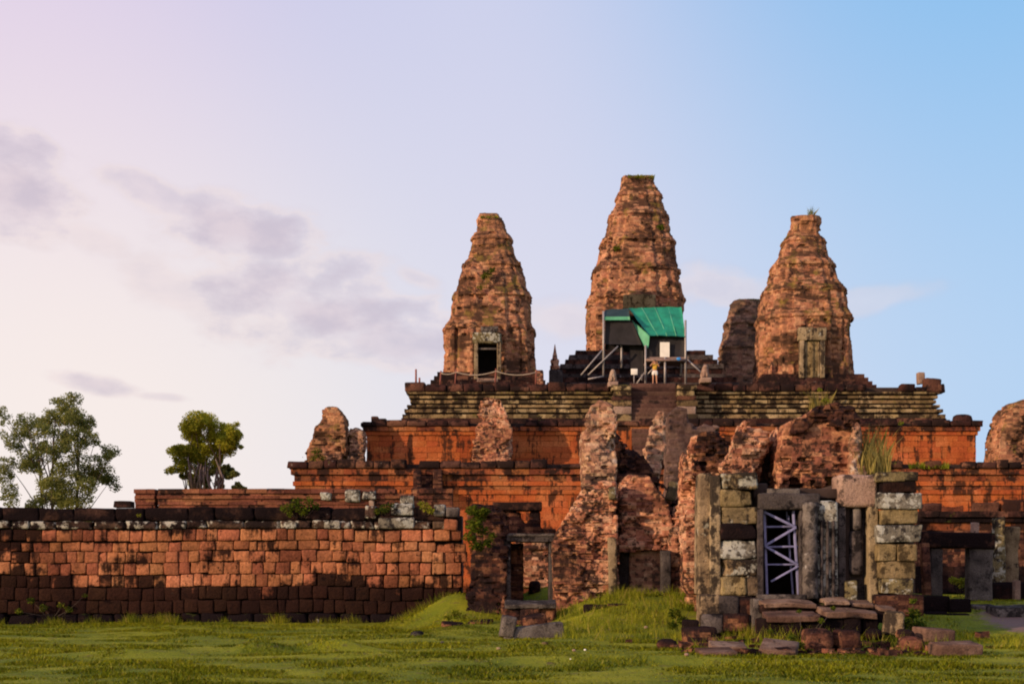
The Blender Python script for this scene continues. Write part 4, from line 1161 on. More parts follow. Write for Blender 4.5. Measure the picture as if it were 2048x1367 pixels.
# ------------------------------------------------------------------ ruined brick tower in the middle
rt = empty('ruined_brick_tower', (X(1200, 43), 43.5, .7), 'tall ragged ruin of a brick tower with a walled-up niche right of the low gateway', 'ruin')
BB = (.06, .06, .042)
ruin('pier', [(1106, 1240), (1108, 1150), (1106, 1080), (1122, 1048), (1148, 1008), (1170, 970), (1205, 958), (1234, 962), (1236, 1075), (1240, 1240)], 42.5, 42.5, 44.4, BB, M['brick'], rt, 51, erode=0.49, esc=1.3, miss=.12)
ruin('pier', [(1174, 1100), (1164, 930), (1162, 880), (1168, 838), (1182, 810), (1200, 800), (1222, 806), (1233, 830), (1233, 1100)], 45, 45, 46.4, BB, M['brick_pale'], rt, 52, erode=0.42, esc=1.2, miss=.07)
ruin('inner_wall', [(1226, 1100), (1230, 858), (1242, 862), (1256, 880), (1284, 908), (1322, 962), (1360, 1000), (1370, 1100)], 46.6, 46.6, 47.8, BB, M['brick_dark'], rt, 53, erode=0.49, esc=1.5, miss=.12)
nc = (X(1240, 43), X(1326, 43), 42, 43.75, .2, Z(1103, 43))
ruin('pier', [(1234, 1240), (1238, 1000), (1246, 962), (1262, 944), (1296, 948), (1316, 980), (1336, 1008), (1348, 1060), (1346, 1240)], 43.2, 43.2, 44.8, BB, M['brick'], rt, 54, cuts=(nc,), erode=0.38, esc=1.3, miss=.08)
pstone('niche_panel', (1258, 1324, 1100, 1200), 43.55, .4, M['brick_pale'], rt, 341, res=6, amp=.05)
pstone('niche_shadow_stone', (1236, 1260, 1095, 1200), 43.7, .4, M['sand_dark'], rt, 342)  # dark stone stands for the shade in the niche recess
pstone('niche_post', (1217, 1234, 1074, 1200), 42.45, .35, M['sand_buff'], rt, 343, rot=(0, R(-1), 0), chip=.4)
pstone('niche_post', (1322, 1342, 1100, 1185), 42.8, .4, M['sand_dark'], rt, 344, chip=.3)
ruin('rubble_flank', [(1336, 1240), (1338, 1060), (1352, 1012), (1372, 1000), (1386, 1020), (1390, 1240)], 43.0, 43.0, 44.6, BB, M['brick'], rt, 55, erode=0.57, esc=1.5, miss=.14)
pstone('greenish_stone', (1336, 1354, 962, 1000), 44.6, .5, M['sand_lichen'], rt, 345, rot=(0, R(12), 0), chip=.4)
pstone('greenish_stone', (1218, 1232, 972, 998), 42.4, .3, M['sand_lichen'], rt, 346, chip=.4)

sh = empty('brick_shard', (X(1312, 48.5), 48.8, .8), 'slender pale leaning shard of brickwork below the dark stairs', 'ruin')
ruin('masonry', [(1300, 1150), (1294, 930), (1288, 892), (1300, 850), (1312, 822), (1328, 812), (1337, 828), (1336, 880), (1326, 920), (1318, 960), (1330, 1150)], 48.5, 48.5, 49.4, (.08, .08, .06), M['brick_pale'], sh, 56, erode=0.23, miss=.12)
mw = empty('brick_wall_fragment', (X(1355, 51), 51.4, .8), 'mauve-brown brick wall fragment right of the pale leaning shard', 'ruin')
ruin('masonry', [(1312, 1150), (1334, 930), (1336, 830), (1352, 812), (1374, 815), (1386, 850), (1410, 842), (1440, 852), (1450, 1150)], 51, 51, 52.2, (.09, .09, .06), M['brick_mauve'], mw, 57, erode=0.23)

ep = empty('brick_pier', (X(1410, 39), 39.4, .8), 'tall dark-headed brick pier with a sunlit edge beside the sandstone gatehouse', 'ruin')
ruin('masonry', [(1374, 1250), (1366, 1100), (1370, 990), (1372, 905), (1384, 874), (1412, 862), (1446, 868), (1466, 900), (1470, 990), (1470, 1250)], 39, 39, 40.8, BB, M['brick'], ep, 58, erode=0.46, esc=1.3, miss=.10)
ruin('dark_head', [(1386, 952), (1384, 890), (1400, 866), (1440, 862), (1466, 884), (1470, 952)], 38.8, 38.75, 39.3, BB, M['brick_dark'], ep, 59, erode=0.38, esc=1.6, miss=.14)

fr = empty('brick_wall_fragment', (X(1470, 41.5), 41.8, .8), 'low dark brick wall joining the dark-headed pier to the vault ruin', 'ruin')
ruin('masonry', [(1395, 1200), (1400, 905), (1430, 880), (1462, 898), (1500, 870), (1560, 880), (1600, 860), (1660, 850), (1700, 870), (1700, 1200)], 41.4, 41.4, 42.2, BB, M['brick_dark'], fr, 67, erode=.4, esc=1.4, miss=.12)
# brick mass above the gatehouse
bmx = empty('brick_vault_ruin', (X(1600, 38), 38, .9), 'broad crumbling brick vault ruin above the sandstone gatehouse', 'ruin')
ruin('lump', [(1440, 1010), (1446, 930), (1464, 900), (1474, 852), (1498, 834), (1536, 830), (1557, 846), (1552, 880), (1534, 925), (1530, 1000)], 37.5, 37.5, 39.2, BB, M['brick'], bmx, 61, erode=0.53, esc=1.4, miss=.13)
nb_ = (X(1652, 37.4), X(1702, 37.4), 36, 38.2, Z(1000, 37.4), Z(950, 37.4))
ruin('lump', [(1556, 1000), (1556, 905), (1566, 850), (1600, 832), (1634, 814), (1672, 806), (1706, 815), (1724, 850), (1722, 920), (1716, 1000)], 37.4, 37.4, 39.4, BB, M['brick'], bmx, 62, cuts=(nb_,), erode=0.57, esc=1.4, miss=.13)
ruin('back_wall', [(1500, 1000), (1512, 920), (1545, 880), (1590, 880), (1600, 1000)], 38.9, 38.9, 39.8, BB, M['brick_dark'], bmx, 63, erode=0.19)
ruin('dark_crust', [(1580, 868), (1590, 842), (1612, 830), (1640, 812), (1672, 804), (1708, 813), (1722, 845), (1690, 856), (1640, 850), (1605, 866)], 37.2, 37.15, 37.6, BB, M['brick_dark'], bmx, 64, erode=0.65, esc=1.8, miss=.2)
ruin('plaster_pier', [(1702, 960), (1704, 845), (1716, 832), (1732, 850), (1738, 960)], 37.0, 37.0, 38.0, BB, M['brick_pale'], bmx, 65, erode=0.19)
pstone('niche_back', (1650, 1704, 948, 1004), 38.3, .3, M['tier_red'], bmx, 351, res=4, amp=.04)

# ------------------------------------------------------------------ sandstone gatehouse with the braced door
YG = 35.0
gh = empty('sandstone_gatehouse', (X(1610, YG), YG + .8, 0), 'roofless sandstone gatehouse with stone door frame and block pillars', 'gatehouse')
def G(name, r_, mk, dy=0., dep=.9, seed=0, **kw):
    return pstone(name, r_, YG + dy, dep, M[mk], gh, 400 + seed, **kw)
G('door_post', (1397, 1422, 946, 1188), 'sand_buff', .25, .9, 1, rot=(0, R(.6), 0), chip=.3, res=7)
G('door_post', (1420, 1442, 948, 1190), 'sand_buff', .05, .9, 2, chip=.25, res=7)
for i, (a, b, c, d, mk) in enumerate(((1442, 1516, 944, 978, 'gate_stone'), (1441, 1510, 978, 1013, 'sand_yellow'), (1443, 1516, 1013, 1046, 'gate_stone'), (1442, 1514, 1046, 1079, 'base'),
                                      (1441, 1516, 1079, 1118, 'sand_white'), (1442, 1515, 1118, 1150, 'gate_stone'), (1440, 1494, 1150, 1190, 'sand_yellow'), (1494, 1518, 1150, 1190, 'gate_stone'))):
    G('wall_block', (a, b, c, d), mk, .03 * (i % 3), .95, 10 + i, chip=.7, res=7, amp=.05, rot=(0, R((i % 3 - 1) * .6), 0))
G('lintel', (1517, 1642, 985, 1019), 'sand_dark', .05, .9, 20, chip=.2)
G('lintel_crest', (1535, 1600, 976, 988), 'sand_grey', .12, .6, 21, chip=.4)
G('door_jamb', (1515, 1527, 1017, 1192), 'sand_dark', .0, .7, 22, res=5)
G('door_jamb', (1600, 1612, 1019, 1192), 'sand_dark', .10, .6, 23, res=5)
# ringed octagonal colonnette
pr_ = []; zb_ = Z(1196, YG); zt_ = Z(1004, YG); n_ = 22
for i in range(n_ + 1):
    pr_.append((.185 + (.022 if i % 3 == 0 else 0) + .01 * math.sin(i * 2.1), (zt_ - zb_) * i / n_))
lathe('colonnette', pr_, M['sand_grey'], gh, (X(1621, YG), YG + .05, zb_), 10)
G('pilaster', (1636, 1677, 1000, 1205), 'sand_white', .05, .9, 24, chip=.25, res=8)
for i_ in range(3):
    G('pilaster_rib', (1641 + i_ * 12, 1647 + i_ * 12, 1040, 1200), 'sand_dark', -.02, .2, 25 + i_, res=5, rnd=.03)
G('wall_block', (1678, 1757, 948, 1013), 'sand_pink', .15, .9, 30, chip=.25, res=6)
G('window_back', (1676, 1758, 1010, 1205), 'sand_dark', .55, .4, 31, res=5)
G('window_jamb', (1677, 1692, 1012, 1205), 'sand_dark', .2, .4, 32, res=5)
G('baluster', (1706, 1724, 1013, 1060), 'sand_grey', .3, .25, 33, rnd=.08, res=4)
G('baluster', (1700, 1728, 1060, 1150), 'sand_dark', .28, .3, 34, rnd=.1, res=5)
G('window_jamb', (1738, 1757, 1012, 1210), 'sand_buff', .1, .7, 35, res=6)
G('wall_block', (1690, 1716, 1160, 1205), 'sand_lichen', .1, .5, 36)
for i, (a, b, c, d, mk) in enumerate(((1756, 1838, 943, 962, 'sand_lichen'), (1764, 1832, 962, 985, 'base'), (1759, 1844, 985, 1017, 'sand_white'), (1762, 1836, 1019, 1047, 'sand_yellow'),
                                      (1755, 1846, 1048, 1085, 'sand_white'), (1756, 1794, 1087, 1121, 'sand_yellow'), (1795, 1834, 1087, 1121, 'sand_yellow'), (1760, 1830, 1122, 1156, 'sand_yellow'), (1764, 1828, 1156, 1188, 'sand_lichen'))):
    G('pillar_block', (a, b, c, d), mk, -.25 + .03 * (i % 2), .95, 40 + i, rot=(0, R((i % 3 - 1) * .5), R((i % 2) * 1.5)), rnd=.03, chip=.5, res=7, amp=.04)
G('pillar_foot', (1752, 1850, 1188, 1232), 'brick_dark', -.3, 1.2, 52)
# interior: dark-coloured box of walls and a slab overhead, added to keep it dark
for nm, c_, s_ in (('inner_wall', (X(1590, 38.4), 38.4, 1.9), (2.6, .3, 4.0)), ('inner_wall', (X(1508, 36.5), 37, 1.9), (.3, 3.2, 4.0)), ('inner_wall', (X(1668, 36.5), 37, 1.9), (.3, 3.2, 4.0)), ('shade_slab', (X(1590, 36.5), 37, Z(990, 36.2)), (2.5, 3.2, .25))):
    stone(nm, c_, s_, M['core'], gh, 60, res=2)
G('threshold', (1515, 1612, 1188, 1198), 'sand_grey', -.15, 1.0, 61)
# footings and steps
for i, (a, b, c, d, mk, dy, dep) in enumerate(((1400, 1440, 1188, 1250, 'sand_buff', .0, .8), (1438, 1478, 1190, 1228, 'sand_dark', -.05, .9), (1476, 1520, 1194, 1230, 'brick_dark', -.02, .9), (1448, 1500, 1226, 1262, 'brick_dark', -.35, .8),
                                               (1402, 1448, 1226, 1266, 'sand_dark', -.25, .7), (1506, 1526, 1196, 1280, 'sand_grey', -.5, .5), (1640, 1760, 1206, 1250, 'brick_dark', -.1, .9), (1524, 1650, 1206, 1260, 'brick_dark', -.2, .9))):
    G('footing', (a, b, c, d), mk, dy, dep, 70 + i, chip=.4)
for i, (a, b, c, d, dy, dep, ry) in enumerate(((1526, 1634, 1202, 1212, -1.1, .9, .8), (1648, 1702, 1198, 1207, -1.0, .7, -1.5), (1704, 1750, 1203, 1211, -.9, .7, 2), (1536, 1642, 1227, 1240, -2.1, 1.0, -1), (1650, 1756, 1220, 1233, -1.9, 1.0, 1.8), (1758, 1794, 1212, 1220, -1.6, .7, 5))):
    G('step', (a, b, c, d), 'slab_top', dy, dep, 80 + i, rot=(R(5 + i % 3), R(ry), R(3 - 2 * (i % 4))), chip=.45, rnd=.025, amp=.045, res=8)
for i, (a, b, c, d, dy) in enumerate(((1524, 1560, 1208, 1226, -1.0), (1560, 1600, 1209, 1226, -.95), (1600, 1640, 1210, 1226, -.9), (1524, 1566, 1236, 1282, -1.95), (1566, 1604, 1237, 1282, -2.0), (1604, 1642, 1237, 1282, -1.9),
                                      (1644, 1698, 1206, 1222, -.85), (1698, 1756, 1207, 1222, -.8), (1648, 1690, 1233, 1270, -1.75), (1690, 1724, 1232, 1270, -1.8), (1724, 1758, 1232, 1268, -1.7), (1756, 1796, 1220, 1246, -1.5))):
    G('riser_stone', (a, b, c, d), 'base', dy, .8, 90 + i, rot=(0, R((i % 3 - 1) * 2), R((i % 4 - 1.5) * 3)), chip=.4, rnd=.04)

# blue-violet timber bracing inside the door
tbz = empty('timber_bracing', (X(1562, YG + .35), YG + .4, 1.05), 'blue-violet zigzag timber bracing propping the dark doorway', 'bracing')
M['violet'] = plain_mat('blue_violet_painted_timber', (.20, .20, .36), .7, .25, 5)
Yt = YG + .32
def tim(a, b, w=.07, dy=0.):
    A = Vector(W(a[0], a[1], Yt + dy)); B = Vector(W(b[0], b[1], Yt + dy)); d = B - A
    o = link('timber', rock_mesh('timber', (w, w * .8, d.length), int(a[0] + b[1]), 2, .008, .004), M['violet'], tbz)
    o.location = (A + B) / 2; o.rotation_euler = d.to_track_quat('Z', 'Y').to_euler()
for a, b, w_, dy in (((1528, 1020), (1534, 1190), .075, 0), ((1586, 1020), (1597, 1190), .075, .0), ((1573, 1022), (1586, 1190), .055, .3), ((1528, 1023), (1592, 1054), .075, -.07), ((1592, 1054), (1529, 1091), .075, -.07),
                     ((1529, 1091), (1596, 1129), .075, -.07), ((1597, 1131), (1542, 1162), .06, -.07), ((1526, 1053), (1590, 1052), .06, .06), ((1528, 1093), (1597, 1092), .06, .06), ((1530, 1128), (1594, 1128), .05, .06), ((1577, 1030), (1580, 1120), .05, .2)):
    tim(a, b, w_, dy)

# ------------------------------------------------------------------ right-hand hall, standing pillars and beam
rh = empty('laterite_hall', (X(1950, 56), 56.5, .8), 'long dark red laterite hall with a black cornice beyond the standing pillars', 'hall')
L_, S_ = {}, {}
rr_ = random.Random(9)
YR = 56.0
for (ya, yb, pr, mk) in ((1022, 1034, .28, 'tier_cap'), (1034, 1044, .14, 'base'), (1044, 1060, 0, 'tier_mid'), (1060, 1078, 0, 'brick_dark'), (1078, 1096, 0, 'brick_dark'), (1096, 1114, 0, 'brick_dark'), (1114, 1132, 0, 'brick_dark'), (1132, 1150, .0, 'base'), (1150, 1185, .2, 'base')):
    p = X(1838, YR)
    while p < X(2700, YR):
        l = rr_.uniform(.5, .95)
        L_.setdefault(mk, []).append((p + l / 2, YR - pr + .4 + rr_.uniform(-.02, .02), (Z(ya, YR) + Z(yb, YR)) / 2, l - .012, .8, Z(ya, YR) - Z(yb, YR) - .01))
        p += l
for mk, A in L_.items():
    A = np.array(A); boxes('block_course', A[:, :3], A[:, 3:], M[mk], rh, .05, 9)
boxes('core', [((X(1840, YR) + X(2700, YR)) / 2, YR + 1.6, 2.0)], [(X(2700, YR) - X(1840, YR) - .2, 2.0, 3.6)], M['core'], rh, kind=None)
for i, r_ in enumerate(((1850, 1884, 1006, 1024), (1884, 1926, 1012, 1024), (1958, 2000, 1004, 1024), (2002, 2050, 998, 1024), (2050, 2100, 1006, 1024))):
    pstone('crest_stone', r_, YR + .3, 1.0, M['tier_mid' if i % 2 else 'tier_cap'], rh, 580 + i, rot=(0, R(i - 2), 0), chip=.6, res=5, amp=.06)

GP = 'sandstone uprights beside the dark hall'
loose('stone_beam', 'long blackened stone beam resting on the broad grey pillar', (1846, 1992, 1064, 1096), 42, .55, 'base', 450, rot=(0, R(1.5), R(1)), cat='beam', chip=.4, res=6)
loose('stone_pillar', 'broad grey slab pillar under the end of the blackened beam', (1938, 1986, 1094, 1212), 42.1, .45, 'sand_grey', 451, GP, cat='pillar', chip=.3, res=6)
loose('stone_pillar', 'dark pillar under the beam next to the gatehouse', (1862, 1886, 1096, 1212), 42.1, .45, 'sand_dark', 452, GP, cat='pillar', res=5)
loose('stone_pillar', 'thin white-tipped upright rising just above the blackened beam', (1944, 1956, 1044, 1190), 43.4, .3, 'sand_pink', 453, GP, rot=(0, R(2), 0), cat='pillar', res=5)
loose('stone_pillar', 'tall lichened pillar with a rounded head beyond the beam end', (1990, 2012, 1030, 1172), 45, .4, 'sand_lichen', 454, GP, cat='pillar', chip=.4, res=6)
loose('stone_pillar', 'shorter buff slab pillar nearest the frame edge', (2012, 2040, 1052, 1165), 45.4, .35, 'sand_buff', 455, GP, rot=(0, R(1.5), 0), cat='pillar', chip=.5, res=6)
loose('stone_pillar', 'stub of pale post in front of the mossy plinth', (2030, 2042, 1160, 1212), 42.4, .25, 'sand_pink', 456, GP, cat='pillar', res=3)
loose('stone_plinth', 'mossy dark plinth carrying the lichened and buff pillars', (1984, 2075, 1163, 1206), 44.4, 1.6, 'base', 457, cat='plinth')
loose('stone_pillar', 'low leaning shard between the gatehouse pillar and dark pillar', (1846, 1862, 1085, 1200), 41, .3, 'brick_dark', 458, GP, rot=(0, R(-3), 0), cat='pillar', res=4, chip=.5)
dbk = empty('dark_blocks', (X(1890, 39), 39.4, .4), 'dark block platform at the foot of the gatehouse pillar', 'platform')
for i, (a, b, c, d, dy) in enumerate(((1846, 1900, 1190, 1224, .2), (1898, 1946, 1196, 1226, .1), (1850, 1896, 1222, 1258, -.3), (1894, 1940, 1226, 1256, -.35))):
    pstone('block', (a, b, c, d), 39 + dy, .9, M['base'], dbk, 460 + i, chip=.4)
# fallen stones before the gatehouse
loose('fallen_block', 'squat brown laterite block left of the gatehouse footing', (1374, 1432, 1253, 1292), 31.8, .7, 'brick_dark', 470, rot=(0, R(-3), R(14)), rnd=.08, chip=.3)
loose('fallen_block', 'small dark block behind the squat brown laterite block', (1366, 1400, 1238, 1268), 33.4, .5, 'base', 471, rot=(0, 0, R(-8)))
loose('stone_slab', 'front flat slab with pale edge lying at the lawn corner', (1402, 1474, 1300, 1324), 27.9, .8, 'slab_top', 472, rot=(R(5), R(-2), R(4)), cat='slab')
loose('stone_slab', 'slab lying just behind the pale-edged front slab', (1424, 1496, 1288, 1306), 29.2, .7, 'slab_top', 473, rot=(R(7), R(2), R(-3)), cat='slab')
loose('stone_slab', 'tilted slab in the grass before the gatehouse steps', (1530, 1604, 1290, 1314), 28.6, 1.0, 'slab_top', 474, rot=(R(10), R(5), R(-14)), cat='slab')
loose('fallen_block', 'brown laterite lump at the foot of the lower step', (1610, 1668, 1256, 1302), 30.2, .6, 'brick_dark', 475, rnd=.12, chip=.6)
loose('fallen_block', 'brown double-humped laterite lump right of the lower step', (1674, 1722, 1258, 1302), 30.3, .6, 'brick_dark', 476, rot=(0, 0, R(10)), rnd=.12, chip=.6)
loose('fallen_block', 'small reddish fragment between the laterite lumps', (1648, 1664, 1296, 1306), 29.2, .25, 'brick', 477)
loose('fallen_block', 'pale upright carved block before the pillar foot', (1772, 1812, 1222, 1270), 32.6, .45, 'sand_buff', 478, rot=(0, R(4), R(-10)), chip=.4)
loose('fallen_block', 'mossy round boulder left of the pale upright block', (1736, 1768, 1256, 1280), 32.2, .5, 'base', 479, rnd=.15, chip=.5)
loose('fallen_block', 'brown lump below the pale upright block', (1804, 1852, 1272, 1304), 30.2, .5, 'brick_dark', 480, rnd=.14, chip=.6)
loose('fallen_block', 'dark lump leaning behind the brown lump', (1798, 1836, 1258, 1280), 31.6, .5, 'brick_dark', 481, rot=(0, R(8), 0), rnd=.12, chip=.5)
loose('stone_slab', 'thick light-topped slab alone in the shaded lawn', (1876, 1966, 1286, 1320), 28.2, .7, 'slab_top', 482, rot=(R(4), R(-1), R(3)), cat='slab')
loose('stone_slab', 'dark flat slab behind the thick light-topped slab', (1842, 1908, 1256, 1282), 31.8, .7, 'slab_top', 483, rot=(R(3), R(4), R(10)), cat='slab')
loose('stone_slab', 'pale kerb slab at the foot of the broad grey pillar', (1950, 1996, 1209, 1222), 39.6, .7, 'sand_grey', 484, rot=(R(3), 0, 0), cat='slab')
loose('stone_slab', 'long pale kerb slab running out of view beside the earth path', (1992, 2072, 1212, 1236), 38.4, .9, 'sand_grey', 485, rot=(R(3), R(-1.5), 0), cat='slab')
loose('fallen_block', 'mossy block in the mound below the niche', (1168, 1216, 1208, 1240), 39.8, .7, 'base', 486, chip=.4)
loose('fallen_block', 'dark laterite block beside the mossy one below the niche', (1214, 1262, 1206, 1232), 40.0, .7, 'brick_dark', 487, chip=.4)

# ------------------------------------------------------------------ vegetation
def cluster_pts(cs, n, seed):
    rng = np.random.default_rng(seed); out = []
    tot = sum(c[3] ** 2 for c in cs)
    for (x, y, z, r) in cs:
        k = max(6, int(n * r * r / tot)); v = rng.normal(size=(k, 3)); v /= np.linalg.norm(v, axis=1, keepdims=True)
        rad = r * rng.random((k, 1)) ** .45
        out.append(np.array([x, y, z]) + v * rad * np.array([1, 1, .8]))
    return np.concatenate(out)


def tree(name, label, base, Yt_, clumps, nleaf, lsize, lm, seed, stems, bark, extra=None, droop=.1):
    rr = random.Random(seed); t = empty(name, base, label, 'tree')
    cs = []
    for (px, py, r_) in clumps:
        cy = Yt_ + rr.uniform(-1, 1) * 2.2
        cs.append((X(px, Yt_), cy, Z(py, Yt_), 1.35 * r_ * Yt_ / F))
    sub = []
    for (x, y, z, r_) in cs:                                       # break every clump into small sprays
        for k in range(7):
            a = rr.uniform(0, 6.28); b = rr.uniform(-.8, 1)
            sub.append((x + math.cos(a) * r_ * .75, y + math.sin(a) * r_ * .75, z + b * r_ * .7, r_ * rr.uniform(.35, .62)))
    for c in cs:                                                   # loose twigs between the clumps
        sub.append((c[0] + rr.uniform(-.5, .5), c[1], c[2] + rr.uniform(-.6, .3), c[3] * 1.0))
    leaves('crown', cluster_pts(sub, nleaf, seed), lsize, lm, t, seed, droop)
    V, fl, st = [], [], []
    for (bx, topx, topy, r0) in stems:
        p0 = Vector((X(bx, Yt_), base[1] + rr.uniform(-.4, .4), base[2] - .3)); p3 = Vector((X(topx, Yt_), Yt_ + rr.uniform(-1, 1), Z(topy, Yt_)))
        n = 8; ln = []
        for i in range(n + 1):
            u = i / n; q = p0.lerp(p3, u); q.x += math.sin(u * 3.1) * .35 * (1 if topx > bx else -1); q.y += math.sin(u * 5 + bx) * .15
            ln.append(q)
        tube_add(V, fl, st, ln, [r0 * (1 - .8 * i / n) for i in range(n + 1)], 7)
        for c in cs:
            if rr.random() < .5 and abs(c[0] - p3.x) < 2.4:
                i = min(n - 1, max(3, int(n * (c[2] - p0.z) / max(.5, p3.z - p0.z)) - 2)); a = ln[i]; b = Vector(c[:3])
                mid = a.lerp(b, .5) + Vector((rr.uniform(-.2, .2), rr.uniform(-.2, .2), rr.uniform(-.1, .3)))
                tube_add(V, fl, st, [a, mid, b], [r0 * .30, r0 * .18, r0 * .07], 5)
    link('trunk', mesh_np('trunk', np.array(V), fl, st, True), bark, t)
    return t


Tt = 104.0
T1 = [(60, 850, 18), (40, 868, 16), (30, 835, 10), (85, 832, 20), (110, 815, 18), (135, 838, 18), (100, 862, 16), (150, 812, 18), (165, 838, 16), (185, 850, 13), (180, 872, 15), (70, 885, 12), (30, 885, 14), (55, 905, 12), (50, 922, 18),
      (20, 925, 12), (90, 905, 12), (135, 880, 16), (160, 895, 20), (185, 880, 14), (125, 905, 18), (145, 925, 18), (210, 905, 14), (222, 912, 10), (195, 945, 16), (205, 955, 12), (165, 940, 20), (150, 965, 20), (120, 975, 18), (105, 955, 14),
      (95, 990, 20), (130, 1000, 22), (165, 995, 18), (190, 975, 14), (70, 935, 12), (15, 960, 14), (40, 985, 12), (30, 1000, 12), (8, 940, 12), (15, 850, 8), (75, 1003, 16), (180, 930, 16)]
tree('spreading_tree', 'wide airy dark green tree with several stems at the far end of the wall', (X(120, Tt), Tt, 0), Tt, T1, 40000, .16, M['leaf_dark'], 71,
     [(112, 70, 860, .16), (122, 110, 840, .20), (132, 160, 850, .18)], M['bark'])
Tt2 = 112.0
T2 = [(400, 850, 18), (425, 848, 18), (445, 858, 18), (465, 878, 15), (472, 888, 9), (385, 865, 16), (395, 880, 16), (430, 880, 18), (450, 890, 15), (360, 905, 14), (350, 898, 9), (375, 915, 18), (405, 908, 18), (430, 905, 14), (395, 925, 14), (360, 935, 13), (375, 950, 13), (435, 925, 10)]
T2b = [(450, 945, 16), (425, 940, 12), (400, 955, 12), (460, 935, 10), (430, 968, 12), (465, 955, 14), (480, 970, 12), (440, 935, 10), (370, 950, 11), (385, 965, 10), (415, 960, 10)]
t2 = tree('compact_tree', 'compact bright green tree with a rounded top behind the brick hall', (X(415, Tt2), Tt2, 0), Tt2, T2, 42000, .16, M['leaf_light'], 72,
          [(412, 405, 880, .22), (420, 445, 890, .18), (408, 375, 920, .14)], M['bark'])
rr2 = random.Random(5); sub = []
for (px, py, r_) in T2b:
    for k_ in range(5):
        sub.append((X(px, Tt2) + rr2.uniform(-.4, .4), Tt2 + rr2.uniform(-1, 1), Z(py, Tt2) + rr2.uniform(-.3, .3), r_ * Tt2 / F * .5))
leaves('lower_foliage', cluster_pts(sub, 6000, 73), .24, M['leaf_dark'], t2, 73)
V, fl, st = [], [], []
for k_ in range(26):                                                # grey tangle of dead vines round the trunk
    px = rr2.uniform(385, 450); p0 = Vector((X(px, Tt2), Tt2 - 1 + rr2.uniform(-.8, .8), Z(985, Tt2)))
    p1 = Vector((X(px + rr2.uniform(-14, 14), Tt2), Tt2 - 1 + rr2.uniform(-.8, .8), Z(rr2.uniform(915, 945), Tt2)))
    tube_add(V, fl, st, [p0, p0.lerp(p1, .5) + Vector((rr2.uniform(-.3, .3), 0, 0)), p1], [.10, .08, .04], 5)
link('vine_tangle', mesh_np('vine_tangle', np.array(V), fl, st, True), M['bark_grey'], t2)


def shrub(name, label, items, Ys, n, size, mk, seed, cat='shrub', group=None, droop=.1):
    rr = random.Random(seed); cs = [(X(px, Ys), Ys + rr.uniform(-.15, .15), Z(py, Ys), r_ * Ys / F) for px, py, r_ in items]
    zb_ = min(c[2] - c[3] for c in cs); cx_ = sum(c[0] for c in cs) / len(cs)
    t = empty(name, (cx_, Ys, zb_), label, cat, group)
    leaves('foliage', cluster_pts(cs, n, seed), size, M[mk], t, seed, droop)
    V, fl, st = [], [], []
    for c in cs:
        a = Vector((cx_ + (c[0] - cx_) * .3, Ys + .1, zb_)); b = Vector(c[:3])
        tube_add(V, fl, st, [a, a.lerp(b, .5) + Vector((rr.uniform(-.03, .03), 0, 0)), b], [.012, .009, .004], 4)
    link('stem', mesh_np('stem', np.array(V), fl, st, True), M['bark'], t)


GW = 'plants rooted in the old walls'
shrub('wall_shrub', 'bright green shrub growing on the coping at mid-wall', [(575, 1015, 14), (595, 1006, 16), (620, 1003, 14), (605, 1020, 14), (632, 1012, 10), (580, 1028, 8)], YW - .25, 700, .085, 'leaf_shrub', 81, group=GW)
shrub('wall_shrub', 'small yellowish tuft on the coping beside the white lichen block', [(770, 1018, 12), (755, 1022, 8), (782, 1010, 7)], YW - .2, 260, .075, 'leaf_shrub', 82, group=GW)
shrub('wall_shrub', 'yellow-green tuft growing next to the displaced white block', [(852, 1014, 12), (842, 1006, 8), (862, 1022, 8)], YW - .2, 260, .075, 'grass_long', 83, group=GW)
shrub('wall_shrub', 'tall deep green shrub hanging on the gate pier', [(945, 1020, 14), (960, 1030, 16), (948, 1050, 18), (940, 1075, 14), (965, 1062, 14), (955, 1090, 16), (978, 1085, 12), (968, 1022, 12), (985, 1070, 8)], 44.2, 1500, .10, 'leaf_shrub', 84, group=GW)
shrub('wall_shrub', 'single bright sprig on the dark coping below the spreading tree', [(279, 1030, 5)], YW - .15, 30, .05, 'grass_long', 85, group=GW)
shrub('tower_shrub', 'green bush sprouting halfway up the open-door tower', [(975, 548, 10), (968, 555, 8), (984, 540, 8), (960, 575, 6)], 97.9, 240, .16, 'leaf_shrub', 86, group=GW)
shrub('tower_shrub', 'small green bush high on the sunlit side of the tallest tower', [(1233, 496, 8)], 109.6, 90, .16, 'leaf_shrub', 87, group=GW)
shrub('tower_shrub', 'small green bush at the shaded edge of the tallest tower', [(1322, 455, 8)], 109.0, 90, .16, 'leaf_shrub', 88, group=GW)
shrub('wall_shrub', 'low green plant at the foot of the corner shrine', [(635, 905, 12), (645, 915, 8), (628, 915, 8)], 90.2, 240, .14, 'leaf_shrub', 89, group=GW)
shrub('wall_shrub', 'green weeds between the gatehouse pillar and fallen blocks', [(1825, 1225, 14), (1812, 1245, 14), (1840, 1250, 16), (1826, 1200, 8), (1830, 1265, 14)], 34.3, 600, .08, 'leaf_shrub', 90, group=GW)
shrub('wall_shrub', 'yellowish weed in front of the beam beside dark hall', [(1922, 1165, 14), (1935, 1180, 12), (1908, 1160, 10)], 44, 420, .08, 'grass_long', 91, group=GW)
shrub('wall_shrub', 'green weeds around the tilted slab before the steps', [(1600, 1290, 10), (1620, 1305, 12), (1585, 1275, 10), (1640, 1312, 8)], 29.8, 420, .06, 'leaf_shrub', 92, group=GW)


